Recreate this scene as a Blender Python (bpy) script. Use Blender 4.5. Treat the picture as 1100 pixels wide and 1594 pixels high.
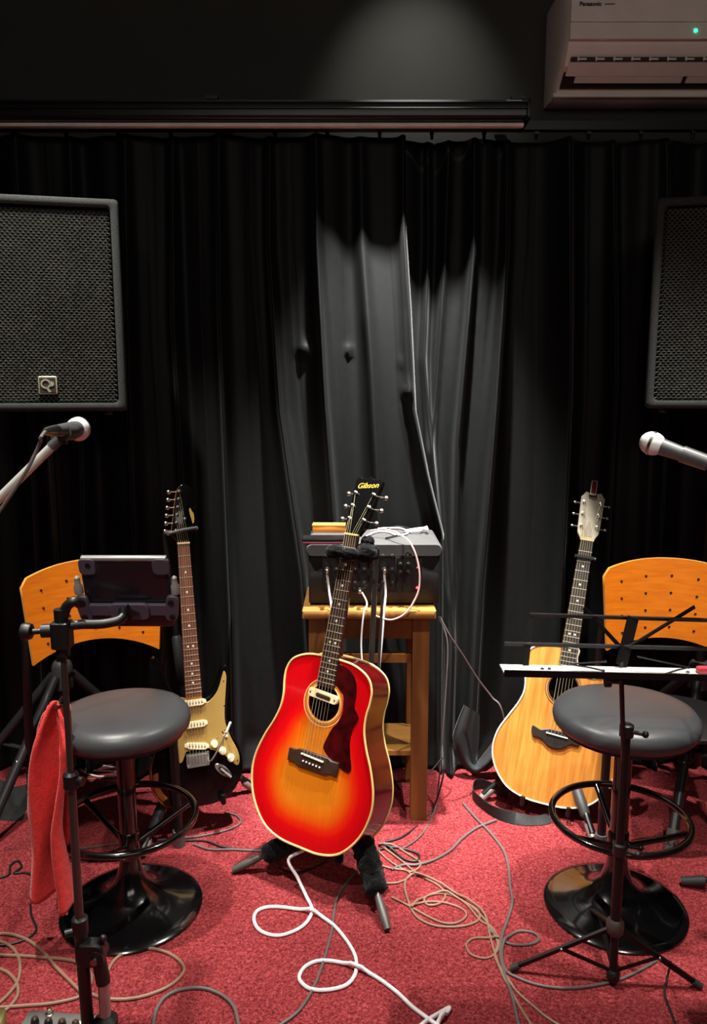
import bpy, bmesh, math, random
from mathutils import Matrix, Vector
from math import sin, cos, pi, radians, sqrt, exp, atan2
random.seed(7)
D = bpy.data
SC = bpy.context.scene
COL = SC.collection
for o in list(D.objects):
    D.objects.remove(o)

# ------------------------------------------------------------------ camera
FPX, PITCH, CAMH = 1200.0, radians(9.0), 1.38
cam_d = D.cameras.new('camera')
cam_d.sensor_fit = 'VERTICAL'
cam_d.sensor_height = 36.0
cam_d.lens = 36.0 * FPX / 1594.0
cam_d.clip_start = 0.05
cam = D.objects.new('camera', cam_d)
cam.location = (0, 0, CAMH)
cam.rotation_euler = (radians(90) - PITCH, 0, 0)
COL.objects.link(cam)
SC.camera = cam

# ------------------------------------------------------------------ world, exposure
w = D.worlds.new('room_dark')
SC.world = w
w.use_nodes = True
w.node_tree.nodes['Background'].inputs[0].default_value = (0.9, 0.95, 1.0, 1)
w.node_tree.nodes['Background'].inputs[1].default_value = 0.0
SC.view_settings.view_transform = 'Standard'
SC.view_settings.look = 'None'
SC.view_settings.gamma = 1.0
SC.view_settings.use_curve_mapping = False
SC.view_settings.exposure = 0.0

# ------------------------------------------------------------------ lights (ceiling spots of the stage, added fill)
def spot(name, loc, target, power, angle, blend, size, color=(1.0, 0.93, 0.82)):
    l = D.lights.new(name, 'SPOT')
    l.energy = power
    l.spot_size = radians(angle)
    l.spot_blend = blend
    l.shadow_soft_size = size
    l.color = color
    o = D.objects.new(name, l)
    o.location = loc
    d = Vector(target) - Vector(loc)
    o.rotation_euler = d.to_track_quat('-Z', 'Y').to_euler()
    COL.objects.link(o)
    return o
spot('stage_spot_center', (0.20, 2.34, 3.02), (0.15, 2.72, 0.0), 1400, 38, 0.9, 0.03, (1.0, 0.97, 0.92))
spot('wall_wash_spot', (0.20, 2.40, 3.02), (0.22, 2.95, 2.38), 26, 56, 1.0, 0.03, (1.0, 0.97, 0.90))
spot('stage_spot_left', (-0.88, 1.74, 3.02), (-0.55, 1.84, 0.0), 340, 62, 0.5, 0.03, (1.0, 0.96, 0.88))
spot('stage_spot_right', (0.98, 1.68, 3.02), (0.66, 1.62, 0.0), 360, 57, 0.5, 0.03, (1.0, 0.96, 0.88))
spot('house_spot_left', (-0.70, 0.25, 3.02), (-0.66, 2.0, 0.35), 170, 27, 0.6, 0.04)
spot('house_spot_right', (0.78, 0.25, 3.02), (0.80, 2.1, 0.35), 150, 27, 0.6, 0.04)
# soft fill light added behind the camera to lift the frontal ambient level
la = D.lights.new('rear_fill_light', 'AREA')
la.energy = 24
la.shape = 'RECTANGLE'
la.size, la.size_y = 2.6, 1.0
la.color = (1.0, 0.90, 0.82)
lo = D.objects.new('rear_fill_light', la)
lo.location = (0.4, -1.7, 2.75)
lo.rotation_euler = (radians(62), 0, 0)
COL.objects.link(lo)

# ------------------------------------------------------------------ helpers
def at(px, py, Y):
    """point on the vertical plane y = Y seen at a photograph pixel"""
    u = (px - 550) / FPX
    v = (797 - py) / FPX
    dy = cos(PITCH) + v * sin(PITCH)
    dz = -sin(PITCH) + v * cos(PITCH)
    t = Y / dy
    return Vector((u * t, Y, CAMH + dz * t))
def fl(px, py, z=0.0):
    u = (px - 550) / FPX
    v = (797 - py) / FPX
    dy = cos(PITCH) + v * sin(PITCH)
    dz = -sin(PITCH) + v * cos(PITCH)
    t = (z - CAMH) / dz
    return Vector((u * t, dy * t, z))
def lin(c):
    r = []
    for v in c[:3]:
        v = v / 255.0
        r.append(v / 12.92 if v <= 0.04045 else ((v + 0.055) / 1.055) ** 2.4)
    return (*r, 1.0)

MATS = {}
def mat(name, rgb, rough=0.5, metal=0.0, spec=0.5, var=None, bump=None, coat=0.0, sheen=0.0, emit=None, rgb2=None, stretch=None, trans=0.0, sheenrough=0.4):
    if name in MATS:
        return MATS[name]
    m = D.materials.new(name)
    m.use_nodes = True
    nt = m.node_tree
    b = nt.nodes['Principled BSDF']
    b.inputs['Base Color'].default_value = lin(rgb)
    b.inputs['Roughness'].default_value = rough
    b.inputs['Metallic'].default_value = metal
    b.inputs['Specular IOR Level'].default_value = spec
    b.inputs['Coat Weight'].default_value = coat
    b.inputs['Coat Roughness'].default_value = 0.06
    b.inputs['Sheen Weight'].default_value = sheen
    b.inputs['Sheen Roughness'].default_value = sheenrough
    if trans:
        b.inputs['Transmission Weight'].default_value = trans
    if emit:
        b.inputs['Emission Color'].default_value = lin(emit[0])
        b.inputs['Emission Strength'].default_value = emit[1]
    tc = nt.nodes.new('ShaderNodeTexCoord')
    mp = nt.nodes.new('ShaderNodeMapping')
    nt.links.new(tc.outputs['Object'], mp.inputs[0])
    if stretch:
        mp.inputs['Scale'].default_value = stretch
    nz = nt.nodes.new('ShaderNodeTexNoise')
    nz.inputs['Scale'].default_value = var[0] if var else 12.0
    nz.inputs['Detail'].default_value = 4
    nt.links.new(mp.outputs[0], nz.inputs['Vector'])
    mx = nt.nodes.new('ShaderNodeMix')
    mx.data_type = 'RGBA'
    c = lin(rgb)
    k = var[1] if var else 0.08
    c2 = lin(rgb2) if rgb2 else tuple(x * (1 - k) for x in c[:3]) + (1,)
    c1 = c if rgb2 else tuple(min(1, x * (1 + k)) for x in c[:3]) + (1,)
    mx.inputs[6].default_value = c1
    mx.inputs[7].default_value = c2
    rm = nt.nodes.new('ShaderNodeMapRange')
    rm.inputs[1].default_value = 0.35
    rm.inputs[2].default_value = 0.65
    nt.links.new(nz.outputs['Fac'], rm.inputs[0])
    nt.links.new(rm.outputs[0], mx.inputs[0])
    nt.links.new(mx.outputs[2], b.inputs['Base Color'])
    if bump:
        n2 = nt.nodes.new('ShaderNodeTexNoise')
        n2.inputs['Scale'].default_value = bump[0]
        n2.inputs['Detail'].default_value = 3
        nt.links.new(mp.outputs[0], n2.inputs['Vector'])
        bp = nt.nodes.new('ShaderNodeBump')
        bp.inputs['Strength'].default_value = bump[1]
        bp.inputs['Distance'].default_value = bump[2] if len(bump) > 2 else 0.002
        nt.links.new(n2.outputs['Fac'], bp.inputs['Height'])
        nt.links.new(bp.outputs[0], b.inputs['Normal'])
    MATS[name] = m
    return m

class MB:
    def __init__(s):
        s.v, s.f = [], []
    def add(s, vs, fs):
        n = len(s.v)
        s.v += [Vector(p) for p in vs]
        s.f += [[i + n for i in f] for f in fs]
        return s
    def box(s, c, size, M=None):
        x, y, z = (a / 2 for a in size)
        vs = [Vector((i * x, j * y, k * z)) for k in (-1, 1) for j in (-1, 1) for i in (-1, 1)]
        if M is not None:
            vs = [M @ p for p in vs]
        vs = [p + Vector(c) for p in vs]
        return s.add(vs, [(0, 2, 3, 1), (4, 5, 7, 6), (0, 1, 5, 4), (2, 6, 7, 3), (0, 4, 6, 2), (1, 3, 7, 5)])
    def rbox(s, c, size, r, M=None, n=3, axis=2):
        """box with corners rounded about one axis"""
        ax = [0, 1, 2]
        ax.remove(axis)
        a, b = size[ax[0]] / 2, size[ax[1]] / 2
        h = size[axis] / 2
        loop = []
        for (sx, sy, a0) in ((1, 1, 0), (-1, 1, pi / 2), (-1, -1, pi), (1, -1, 1.5 * pi)):
            for k in range(n + 1):
                t = a0 + pi / 2 * k / n
                loop.append((sx * (a - r) + r * cos(t), sy * (b - r) + r * sin(t)))
        e = min(r, h) * 0.3
        vs, fs = [], []
        N = len(loop)
        for (zz, k) in ((-h, 1 - e / max(a, b)), (-h + e, 1), (h - e, 1), (h, 1 - e / max(a, b))):
            for (p, q) in loop:
                vv = [0, 0, 0]
                vv[ax[0]], vv[ax[1]], vv[axis] = p * k, q * k, zz
                vs.append(Vector(vv))
        for l in range(3):
            for i in range(N):
                j = (i + 1) % N
                fs.append((l * N + i, l * N + j, (l + 1) * N + j, (l + 1) * N + i))
        fs.append(tuple(range(N))[::-1])
        fs.append(tuple(range(3 * N, 4 * N)))
        if axis == 1:
            fs = [tuple(f[::-1]) for f in fs]
        if M is not None:
            vs = [M @ p for p in vs]
        vs = [p + Vector(c) for p in vs]
        return s.add(vs, fs)
    def tube(s, path, r, n=8, cap=True, closed=False):
        P = [Vector(p) for p in path]
        m = len(P)
        rs = r if isinstance(r, (list, tuple)) else [r] * m
        T = []
        for i in range(m):
            if closed:
                t = P[(i + 1) % m] - P[i - 1]
            else:
                t = P[min(i + 1, m - 1)] - P[max(i - 1, 0)]
            if t.length < 1e-9:
                t = Vector((0, 0, 1))
            T.append(t.normalized())
        up = Vector((0, 0, 1)) if abs(T[0].z) < 0.9 else Vector((1, 0, 0))
        u = T[0].cross(up).normalized()
        vs, fs = [], []
        for i in range(m):
            u = u - T[i] * u.dot(T[i])
            if u.length < 1e-6:
                u = T[i].orthogonal()
            u.normalize()
            v2 = T[i].cross(u)
            for k in range(n):
                a = 2 * pi * k / n
                vs.append(P[i] + (u * cos(a) + v2 * sin(a)) * rs[i])
        L = m if closed else m - 1
        for i in range(L):
            for k in range(n):
                k2 = (k + 1) % n
                i2 = (i + 1) % m
                fs.append((i * n + k, i * n + k2, i2 * n + k2, i2 * n + k))
        if cap and not closed:
            fs.append(tuple(range(n))[::-1])
            fs.append(tuple(range((m - 1) * n, m * n)))
        return s.add(vs, fs)
    def cyl(s, a, b, r, n=12, r2=None):
        return s.tube([a, b], [r, r if r2 is None else r2], n)
    def lathe(s, prof, n=24, M=None, c=(0, 0, 0), caps=True):
        """profile of (radius, height) around local z"""
        vs, fs = [], []
        m = len(prof)
        for (r, z) in prof:
            for k in range(n):
                a = 2 * pi * k / n
                vs.append(Vector((r * cos(a), r * sin(a), z)))
        for i in range(m - 1):
            for k in range(n):
                k2 = (k + 1) % n
                fs.append((i * n + k, i * n + k2, (i + 1) * n + k2, (i + 1) * n + k))
        if caps and prof[0][0] > 1e-6:
            fs.append(tuple(range(n))[::-1])
        if caps and prof[-1][0] > 1e-6:
            fs.append(tuple(range((m - 1) * n, m * n)))
        if M is not None:
            vs = [M @ p for p in vs]
        vs = [p + Vector(c) for p in vs]
        return s.add(vs, fs)
    def ball(s, c, r, n=14, m=8, sc=(1, 1, 1), M=None):
        prof = [(max(1e-7, r * sin(pi * i / m)), -r * cos(pi * i / m)) for i in range(m + 1)]
        S = Matrix.Diagonal((*sc,)).to_3x3()
        if M is not None:
            S = M @ S
        return s.lathe(prof, n, S, c)
    def prism(s, loop, z0, z1, M=None, c=(0, 0, 0), bev=0.0):
        """2-D loop (counter-clockwise) extruded in z, front edge softened"""
        N = len(loop)
        lay = [(0, z0), (0, z1 - bev), (bev, z1)] if bev else [(0, z0), (0, z1)]
        return s.layers(loop, lay, M, c)
    def layers(s, loop, lay, M=None, c=(0, 0, 0), back=True, front=True):
        N = len(loop)
        nr = loop_normals(loop)
        vs, fs = [], []
        for (ins, z) in lay:
            for p, q in zip(loop, nr):
                vs.append(Vector((p[0] - q[0] * ins, p[1] - q[1] * ins, z)))
        for l in range(len(lay) - 1):
            for i in range(N):
                j = (i + 1) % N
                fs.append((l * N + i, l * N + j, (l + 1) * N + j, (l + 1) * N + i))
        if back:
            fs.append(tuple(range(N))[::-1])
        if front:
            fs.append(tuple(range((len(lay) - 1) * N, len(lay) * N)))
        if M is not None:
            vs = [M @ p for p in vs]
        vs = [p + Vector(c) for p in vs]
        return s.add(vs, fs)
    def build(s, name, m, parent=None, off=None, smooth=True, ang=40):
        me = D.meshes.new(name)
        vs = s.v
        if off is not None:
            o3 = Vector(off)
            vs = [p - o3 for p in vs]
        me.from_pydata([tuple(p) for p in vs], [], s.f)
        me.materials.append(m)
        me.update()
        if smooth:
            for p in me.polygons:
                p.use_smooth = True
            try:
                me.set_sharp_from_angle(angle=radians(ang))
            except Exception:
                pass
        o = D.objects.new(name, me)
        COL.objects.link(o)
        if parent is not None:
            o.parent = parent
        return o

def loop_normals(loop):
    N = len(loop)
    out = []
    for i in range(N):
        a, b = loop[i - 1], loop[(i + 1) % N]
        t = (b[0] - a[0], b[1] - a[1])
        l = sqrt(t[0] ** 2 + t[1] ** 2) or 1
        out.append((t[1] / l, -t[0] / l))
    return out
def catmull(P, sub=8, closed=False):
    P = [Vector(p) for p in P]
    n = len(P)
    out = []
    rng = n if closed else n - 1
    for i in range(rng):
        if closed:
            p0, p1, p2, p3 = P[i - 1], P[i], P[(i + 1) % n], P[(i + 2) % n]
        else:
            p0, p1, p2, p3 = P[max(i - 1, 0)], P[i], P[i + 1], P[min(i + 2, n - 1)]
        for k in range(sub):
            t = k / sub
            out.append(0.5 * ((2 * p1) + (p2 - p0) * t + (2 * p0 - 5 * p1 + 4 * p2 - p3) * t * t + (3 * p1 - p0 - 3 * p2 + p3) * t ** 3))
    if not closed:
        out.append(P[-1])
    return out
def tag(o, label, cat, group=None):
    o['label'] = label
    o['category'] = cat
    if group:
        o['group'] = group
    return o
def struct(o):
    o['kind'] = 'structure'
    return o
def stuff(o):
    o['kind'] = 'stuff'
    return o
def thing(name, label, cat, loc=(0, 0, 0), rz=0.0, group=None):
    o = D.objects.new(name, None)
    o.empty_display_size = 0.05
    o.location = loc
    o.rotation_euler = (0, 0, rz)
    COL.objects.link(o)
    return tag(o, label, cat, group)
def link_copy(src, name, parent, loc=None, scale=None):
    o = D.objects.new(name, src)
    COL.objects.link(o)
    o.parent = parent
    if loc is not None:
        o.location = loc
    if scale is not None:
        o.scale = scale
    return o
def text_part(s, size, m, parent, M, name='lettering', depth=0.0004, shear=0.0, bold=0.0, sx=1.0):
    cu = D.curves.new(name, 'FONT')
    cu.body = s
    cu.size = size
    cu.extrude = depth
    cu.shear = shear
    cu.offset = bold
    cu.align_x = 'CENTER'
    cu.align_y = 'CENTER'
    cu.resolution_u = 3
    tmp = D.objects.new('tmp', cu)
    COL.objects.link(tmp)
    dg = bpy.context.evaluated_depsgraph_get()
    me = D.meshes.new_from_object(tmp.evaluated_get(dg))
    D.objects.remove(tmp)
    D.curves.remove(cu)
    me.transform(M @ Matrix.Diagonal((sx, 1, 1, 1)))
    me.materials.clear()
    me.materials.append(m)
    me.name = name
    o = D.objects.new(name, me)
    COL.objects.link(o)
    o.parent = parent
    return o
def face_cam(c):
    """4x4 placing text in the x-z plane facing -Y at c"""
    return Matrix.Translation(c) @ Matrix.Rotation(radians(90), 4, 'X')

# ------------------------------------------------------------------ materials
BLACKM = mat('black_metal', (14, 14, 15), 0.38, 0.0, 0.5, bump=(160, 0.05))
GLOSSB = mat('gloss_black_metal', (9, 9, 10), 0.16, 0.0, 0.6, coat=0.4)
BLACKP = mat('black_plastic', (17, 17, 18), 0.45)
CHROME = mat('chrome', (176, 174, 170), 0.24, 0.75, var=(30, 0.1))
STEEL = mat('brushed_steel', (140, 138, 134), 0.32, 1.0)
DKCHROME = mat('dark_chrome', (84, 80, 77), 0.26, 0.7)
RUBBER = mat('rubber', (40, 40, 41), 0.6)
WHITEP = mat('white_plastic', (226, 222, 210), 0.45)
CREAM = mat('cream_binding', (232, 200, 130), 0.4)
PEARL = mat('pearl', (235, 232, 220), 0.25)
NICKEL = mat('nickel', (205, 200, 190), 0.25, 1.0)
STRING = mat('string_wire', (214, 200, 165), 0.35, 0.7)
FRET = mat('fret_wire', (225, 215, 195), 0.3, 0.8)
ROSE = mat('rosewood', (48, 26, 20), 0.5, var=(60, 0.3), stretch=(1, 0.06, 1))
ROSE2 = mat('rosewood_warm', (112, 60, 42), 0.5, var=(60, 0.25), stretch=(1, 0.06, 1))
EBONY = mat('ebony', (38, 33, 30), 0.4, var=(60, 0.2), stretch=(1, 0.06, 1))
GLOSSBLK = mat('black_lacquer', (7, 7, 7), 0.14, 0, 0.35, coat=0.15)

# ------------------------------------------------------------------ setting
def carpet_mat():
    m = D.materials.new('red_carpet')
    m.use_nodes = True
    nt = m.node_tree
    b = nt.nodes['Principled BSDF']
    b.inputs['Roughness'].default_value = 0.95
    b.inputs['Specular IOR Level'].default_value = 0.1
    b.inputs['Sheen Weight'].default_value = 0.25
    b.inputs['Sheen Tint'].default_value = lin((230, 120, 120))
    tc = nt.nodes.new('ShaderNodeTexCoord')
    n1 = nt.nodes.new('ShaderNodeTexNoise')
    n1.inputs['Scale'].default_value = 135
    n1.inputs['Detail'].default_value = 5
    n1.inputs['Roughness'].default_value = 0.75
    n1.inputs['Distortion'].default_value = 0.8
    n2 = nt.nodes.new('ShaderNodeTexNoise')
    n2.inputs['Scale'].default_value = 3
    n2.inputs['Detail'].default_value = 3
    vo = nt.nodes.new('ShaderNodeTexVoronoi')
    vo.inputs['Scale'].default_value = 190
    for n in (n1, n2, vo):
        nt.links.new(tc.outputs['Object'], n.inputs['Vector'])
    cr = nt.nodes.new('ShaderNodeValToRGB')
    e = cr.color_ramp.elements
    e[0].position, e[0].color = 0.38, lin((92, 22, 29))
    e[1].position, e[1].color = 0.63, lin((196, 90, 92))
    k = e.new(0.5)
    k.color = lin((152, 50, 56))
    nt.links.new(n1.outputs['Fac'], cr.inputs[0])
    mx = nt.nodes.new('ShaderNodeMix')
    mx.data_type = 'RGBA'
    mx.blend_type = 'MULTIPLY'
    mx.inputs[0].default_value = 0.35
    cr2 = nt.nodes.new('ShaderNodeValToRGB')
    cr2.color_ramp.elements[0].position = 0.35
    cr2.color_ramp.elements[0].color = (0.55, 0.5, 0.5, 1)
    cr2.color_ramp.elements[1].position = 0.65
    nt.links.new(n2.outputs['Fac'], cr2.inputs[0])
    nt.links.new(cr.outputs[0], mx.inputs[6])
    nt.links.new(cr2.outputs[0], mx.inputs[7])
    nt.links.new(mx.outputs[2], b.inputs['Base Color'])
    ad = nt.nodes.new('ShaderNodeMath')
    nt.links.new(n1.outputs['Fac'], ad.inputs[0])
    nt.links.new(vo.outputs['Distance'], ad.inputs[1])
    bp = nt.nodes.new('ShaderNodeBump')
    bp.inputs['Strength'].default_value = 0.9
    bp.inputs['Distance'].default_value = 0.006
    nt.links.new(ad.outputs[0], bp.inputs['Height'])
    nt.links.new(bp.outputs[0], b.inputs['Normal'])
    return m
WALLY = 2.95
CEIL = 3.1
WALLM = mat('dark_wall_paint', (56, 55, 51), 0.85, var=(6, 0.06), bump=(90, 0.15))
SIDEW = mat('side_wall_paint', (70, 66, 62), 0.9, bump=(90, 0.1))
fm = MB().box((0, 0.3, -0.05), (6.0, 5.4, 0.1))
struct(fm.build('floor', carpet_mat(), smooth=False))
struct(MB().box((0, WALLY + 0.05, CEIL / 2), (6.0, 0.1, CEIL)).build('wall_back', WALLM, smooth=False))
struct(MB().box((-3.05, 0.3, CEIL / 2), (0.1, 5.4, CEIL)).build('wall_left', SIDEW, smooth=False))
struct(MB().box((3.05, 0.3, CEIL / 2), (0.1, 5.4, CEIL)).build('wall_right', SIDEW, smooth=False))
struct(MB().box((0, -2.45, CEIL / 2), (6.2, 0.1, CEIL)).build('wall_front', SIDEW, smooth=False))
struct(MB().box((0, 0.3, CEIL + 0.05), (6.2, 5.5, 0.1)).build('ceiling', SIDEW, smooth=False))

# ------------------------------------------------------------------ curtains
VELVET = mat('black_velvet', (12, 14, 14), 0.58, 0, 0.24, var=(40, 0.15), bump=(350, 0.10, 0.001), sheen=0.12, sheenrough=0.28)
CY = 2.76
CTOP = 2.220
def interp(tab, z):
    if z >= tab[0][0]:
        return tab[0][1]
    for (z0, v0), (z1, v1) in zip(tab, tab[1:]):
        if z >= z1:
            t = (z - z0) / (z1 - z0)
            return v0 + (v1 - v0) * t
    return tab[-1][1]
def ridge_from_px(pts, Y):
    return [(lambda p: (p.z, p.x))(at(px, py, Y)) for px, py in pts]
def curtain(name, label, x0f, x1f, ridges, base, nx, dents=()):
    mb = MB()
    nz = 110
    vs, fs = [], []
    for j in range(nz + 1):
        z = CTOP * (1 - j / nz)
        xa, xb = x0f(z), x1f(z)
        for i in range(nx + 1):
            x = xa + (xb - xa) * i / nx
            y = base(x, z)
            for (tab, a, wd, ztop) in ridges:
                d = (x - interp(tab, z)) / wd
                if abs(d) < 4:
                    amp = a * (0.55 + 0.45 * min(1, (CTOP - z) / 0.6))
                    y -= amp / (1 + abs(d) ** 2.2 * 1.6)
            for (dx, dz, a, wx, wz) in dents:
                # pinch: a pocket of cloth hanging over its own lower edge
                ex = exp(-((x - dx) / wx) ** 2)
                t = (z - dz) / wz
                if -1 < t < 3:
                    y -= a * ex * (exp(-max(t, 0) * 1.2) if t > 0 else (1 + t) ** 3)
            fl_z = 0.008
            # cloth piles up a little on the floor
            if z < 0.10:
                y -= (0.10 - z) * 0.6 * (0.6 + 0.4 * sin(x * 17 + 1))
            vs.append((x, y, max(z, fl_z)))
    for j in range(nz):
        for i in range(nx):
            a = j * (nx + 1) + i
            fs.append((a, a + nx + 1, a + nx + 2, a + 1))
    # turn into a 3 mm thick cloth
    n = len(vs)
    vs += [(x, y + 0.004, z) for (x, y, z) in vs]
    fs += [tuple(k + n for k in f[::-1]) for f in fs]
    for i in range(nx):
        fs.append((i, i + 1, n + i + 1, n + i))
        b = nz * (nx + 1) + i
        fs.append((b + 1, b, n + b, n + b + 1))
    for j in range(nz):
        a = j * (nx + 1)
        fs.append((a + nx + 1, a, n + a, n + a + nx + 1))
        a += nx
        fs.append((a, a + nx + 1, n + a + nx + 1, n + a))
    o = mb.add(vs, fs).build(name, VELVET, ang=180)
    return tag(o, label, 'curtain', 'black stage curtains')
edge = ridge_from_px([(633, 200), (634, 360), (641, 480), (648, 640), (668, 740), (692, 832), (690, 1000), (688, 1180)], CY - 0.07)
RL = [(ridge_from_px([(416, 200), (418, 380), (436, 640), (474, 890), (488, 1100)], CY - .06), 0.065, 0.016, 0),
      (ridge_from_px([(490, 200), (493, 380), (506, 620), (521, 820), (530, 1100)], CY - .06), 0.06, 0.02, 0),
      (ridge_from_px([(560, 200), (563, 380), (576, 560), (587, 760), (596, 1100)], CY - .06), 0.05, 0.03, 0),
      (ridge_from_px([(338, 200), (345, 500), (366, 960), (372, 1200)], CY - .06), 0.07, 0.02, 0),
      (ridge_from_px([(262, 200), (270, 500), (300, 960), (310, 1200)], CY - .06), 0.07, 0.022, 0),
      (ridge_from_px([(190, 200), (205, 600), (225, 1000), (230, 1200)], CY - .06), 0.06, 0.022, 0),
      (ridge_from_px([(100, 200), (130, 700), (150, 1200)], CY - .06), 0.06, 0.022, 0),
      (ridge_from_px([(20, 200), (60, 700), (90, 1200)], CY - .06), 0.06, 0.022, 0),
      (ridge_from_px([(-70, 200), (-30, 700), (10, 1200)], CY - .06), 0.06, 0.022, 0),
      ([(z, v - 0.012) for z, v in edge], 0.05, 0.012, 0)]
def base_left(x, z):
    lean = 0.07 * (1 - z / CTOP)
    return CY - lean + 0.016 * sin(x * 19 + 0.6) + 0.008 * sin(x * 41 + z * 0.8)
dl = []
for (px, py, a, wx, wz) in ((474, 545, 0.035, 0.028, 0.022), (543, 548, 0.022, 0.016, 0.014), (632, 612, 0.03, 0.016, 0.02), (624, 570, .02, .012, .012)):
    p = at(px, py, CY - 0.04)
    dl.append((p.x, p.z, a, wx, wz))
curtain('curtain', 'left black velvet curtain, its right edge hanging over the other', lambda z: -2.7, lambda z: interp(edge, z), RL, base_left, 720, dl)
RR = [(ridge_from_px([(668, 200), (668, 380), (660, 560), (690, 1000)], CY), 0.05, 0.014, 0),
      (ridge_from_px([(700, 200), (692, 420), (672, 700), (700, 1000)], CY), 0.04, 0.016, 0),
      (ridge_from_px([(738, 200), (735, 400), (709, 690), (704, 900), (692, 1180)], CY), 0.07, 0.018, 0),
      (ridge_from_px([(793, 200), (789, 380), (768, 640), (744, 900), (728, 1180)], CY), 0.075, 0.02, 0),
      (ridge_from_px([(885, 200), (880, 600), (860, 1000), (850, 1200)], CY), 0.07, 0.022, 0),
      (ridge_from_px([(960, 200), (955, 600), (930, 1000), (920, 1200)], CY), 0.07, 0.022, 0),
      (ridge_from_px([(1040, 200), (1035, 600), (1010, 1000), (1000, 1200)], CY), 0.07, 0.022, 0),
      (ridge_from_px([(1130, 200), (1125, 600), (1090, 1000), (1080, 1200)], CY), 0.07, 0.022, 0)]
def base_right(x, z):
    lean = 0.06 * (1 - z / CTOP)
    return CY + 0.05 - lean + 0.018 * sin(x * 21 + 2.0) + 0.008 * sin(x * 47 + z)
curtain('curtain', 'right black velvet curtain, tucked behind the other at the centre', lambda z: 0.10, lambda z: 2.7, RR, base_right, 560)
# rail with gliders
rail = thing('curtain_rail', 'thin black curtain rail under the projection screen case', 'curtain rail', (0, CY + 0.02, CTOP + 0.02))
MB().box((0, 0, 0.02), (5.6, 0.03, 0.028)).build('track', BLACKM, rail)
hk = None
for k in range(26):
    x = -2.2 + k * 0.176
    if hk is None:
        ho = MB().cyl((0, 0, 0.0), (0, 0, -0.03), 0.006, 6).box((0, -0.004, -0.012), (0.014, 0.012, 0.008)).build('glider', BLACKM, rail)
        ho.location = (x, -0.012, 0.006)
        hk = ho.data
    else:
        link_copy(hk, 'glider', rail, (x, -0.012, 0.006))
# swag of the cloth lining hanging low at the foot of the right curtain
outer = [(722, 1098), (706, 1140), (706, 1165), (718, 1190), (737, 1208), (758, 1200), (780, 1180), (800, 1160)]
inner = [(746, 1112), (746, 1140), (744, 1165), (740, 1182), (745, 1184), (756, 1170), (774, 1148), (796, 1130)]
oc = catmull([Vector((a, b, 0)) for a, b in outer], 5)
ic = catmull([Vector((a, b, 0)) for a, b in inner], 5)
vs, fs = [], []
for a, b in zip(oc, ic):
    for k in range(7):
        t = k / 6
        p = a.lerp(b, t)
        q = at(p.x, p.y, 2.60 - .035 * sin(pi * min(1, t * 1.25)) + .02 * t)
        q.z = max(q.z, .02)
        vs.append(q)
m_ = len(oc)
for i in range(m_ - 1):
    for k in range(6):
        c = i * 7 + k
        fs.append((c, c + 7, c + 8, c + 1))
n_ = len(vs)
vs += [v + Vector((0, .005, 0)) for v in vs]
fs += [tuple(x + n_ for x in f[::-1]) for f in fs]
for i in range(m_ - 1):
    for c in (i * 7, i * 7 + 6):
        fs.append((c, c + 7, n_ + c + 7, n_ + c))
tag(MB().add(vs, fs).build('cloth_swag', mat('grey_cloth', (30, 33, 35), 0.8, bump=(200, 0.2), sheen=0.1), ang=180), 'grey swag of cloth hanging between the table and the natural guitar', 'cloth')

# ------------------------------------------------------------------ projection screen case
pY = 2.60
a0 = at(-420, 168, pY)
a1 = at(822, 168, pY)
ps = thing('projector_screen', 'long black projection screen case with white bottom bar on the wall', 'projector screen', (a1.x, pY, at(822, 183, pY).z))
zt = at(700, 152, pY).z - at(700, 183, pY).z
Lh = a1.x - a0.x
CASE = mat('satin_black_case', (26, 26, 27), 0.35, 0.3, 0.6)
MB().rbox((-Lh / 2, 0.078, zt / 2), (Lh, 0.136, zt), 0.012, axis=0).build('case', CASE, ps)
MB().box((-Lh / 2, 0.006, zt - 0.009), (Lh, 0.012, 0.006)).box((-Lh / 2, 0.006, zt - 0.028), (Lh, 0.008, 0.003)).build('case_rib', CASE, ps)
zb0, zb1 = -.001, at(700, 196, pY + .036).z - at(700, 183, pY).z
MB().rbox((-Lh / 2 - 0.004, 0.052, (zb0 + zb1) / 2), (Lh, 0.028, zb0 - zb1), 0.005, axis=0).build('bottom_bar', mat('white_bar', (244, 230, 220), 0.45), ps)
MB().rbox((0.004, 0.078, zt / 2), (0.012, 0.142, zt + 0.004), 0.01, axis=0).build('end_cap', BLACKP, ps)
for xx in (-0.03, -1.0, -2.2):
    MB().box((xx, 0.18, zt + 0.008), (0.04, 0.32, 0.008)).box((xx, 0.02, zt + 0.006), (0.04, 0.02, 0.012)).build('bracket', BLACKM, ps)
MB().box((-0.045, 0.002, zt - 0.008), (0.05, 0.006, 0.003)).build('label_strip', STEEL, ps)

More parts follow.
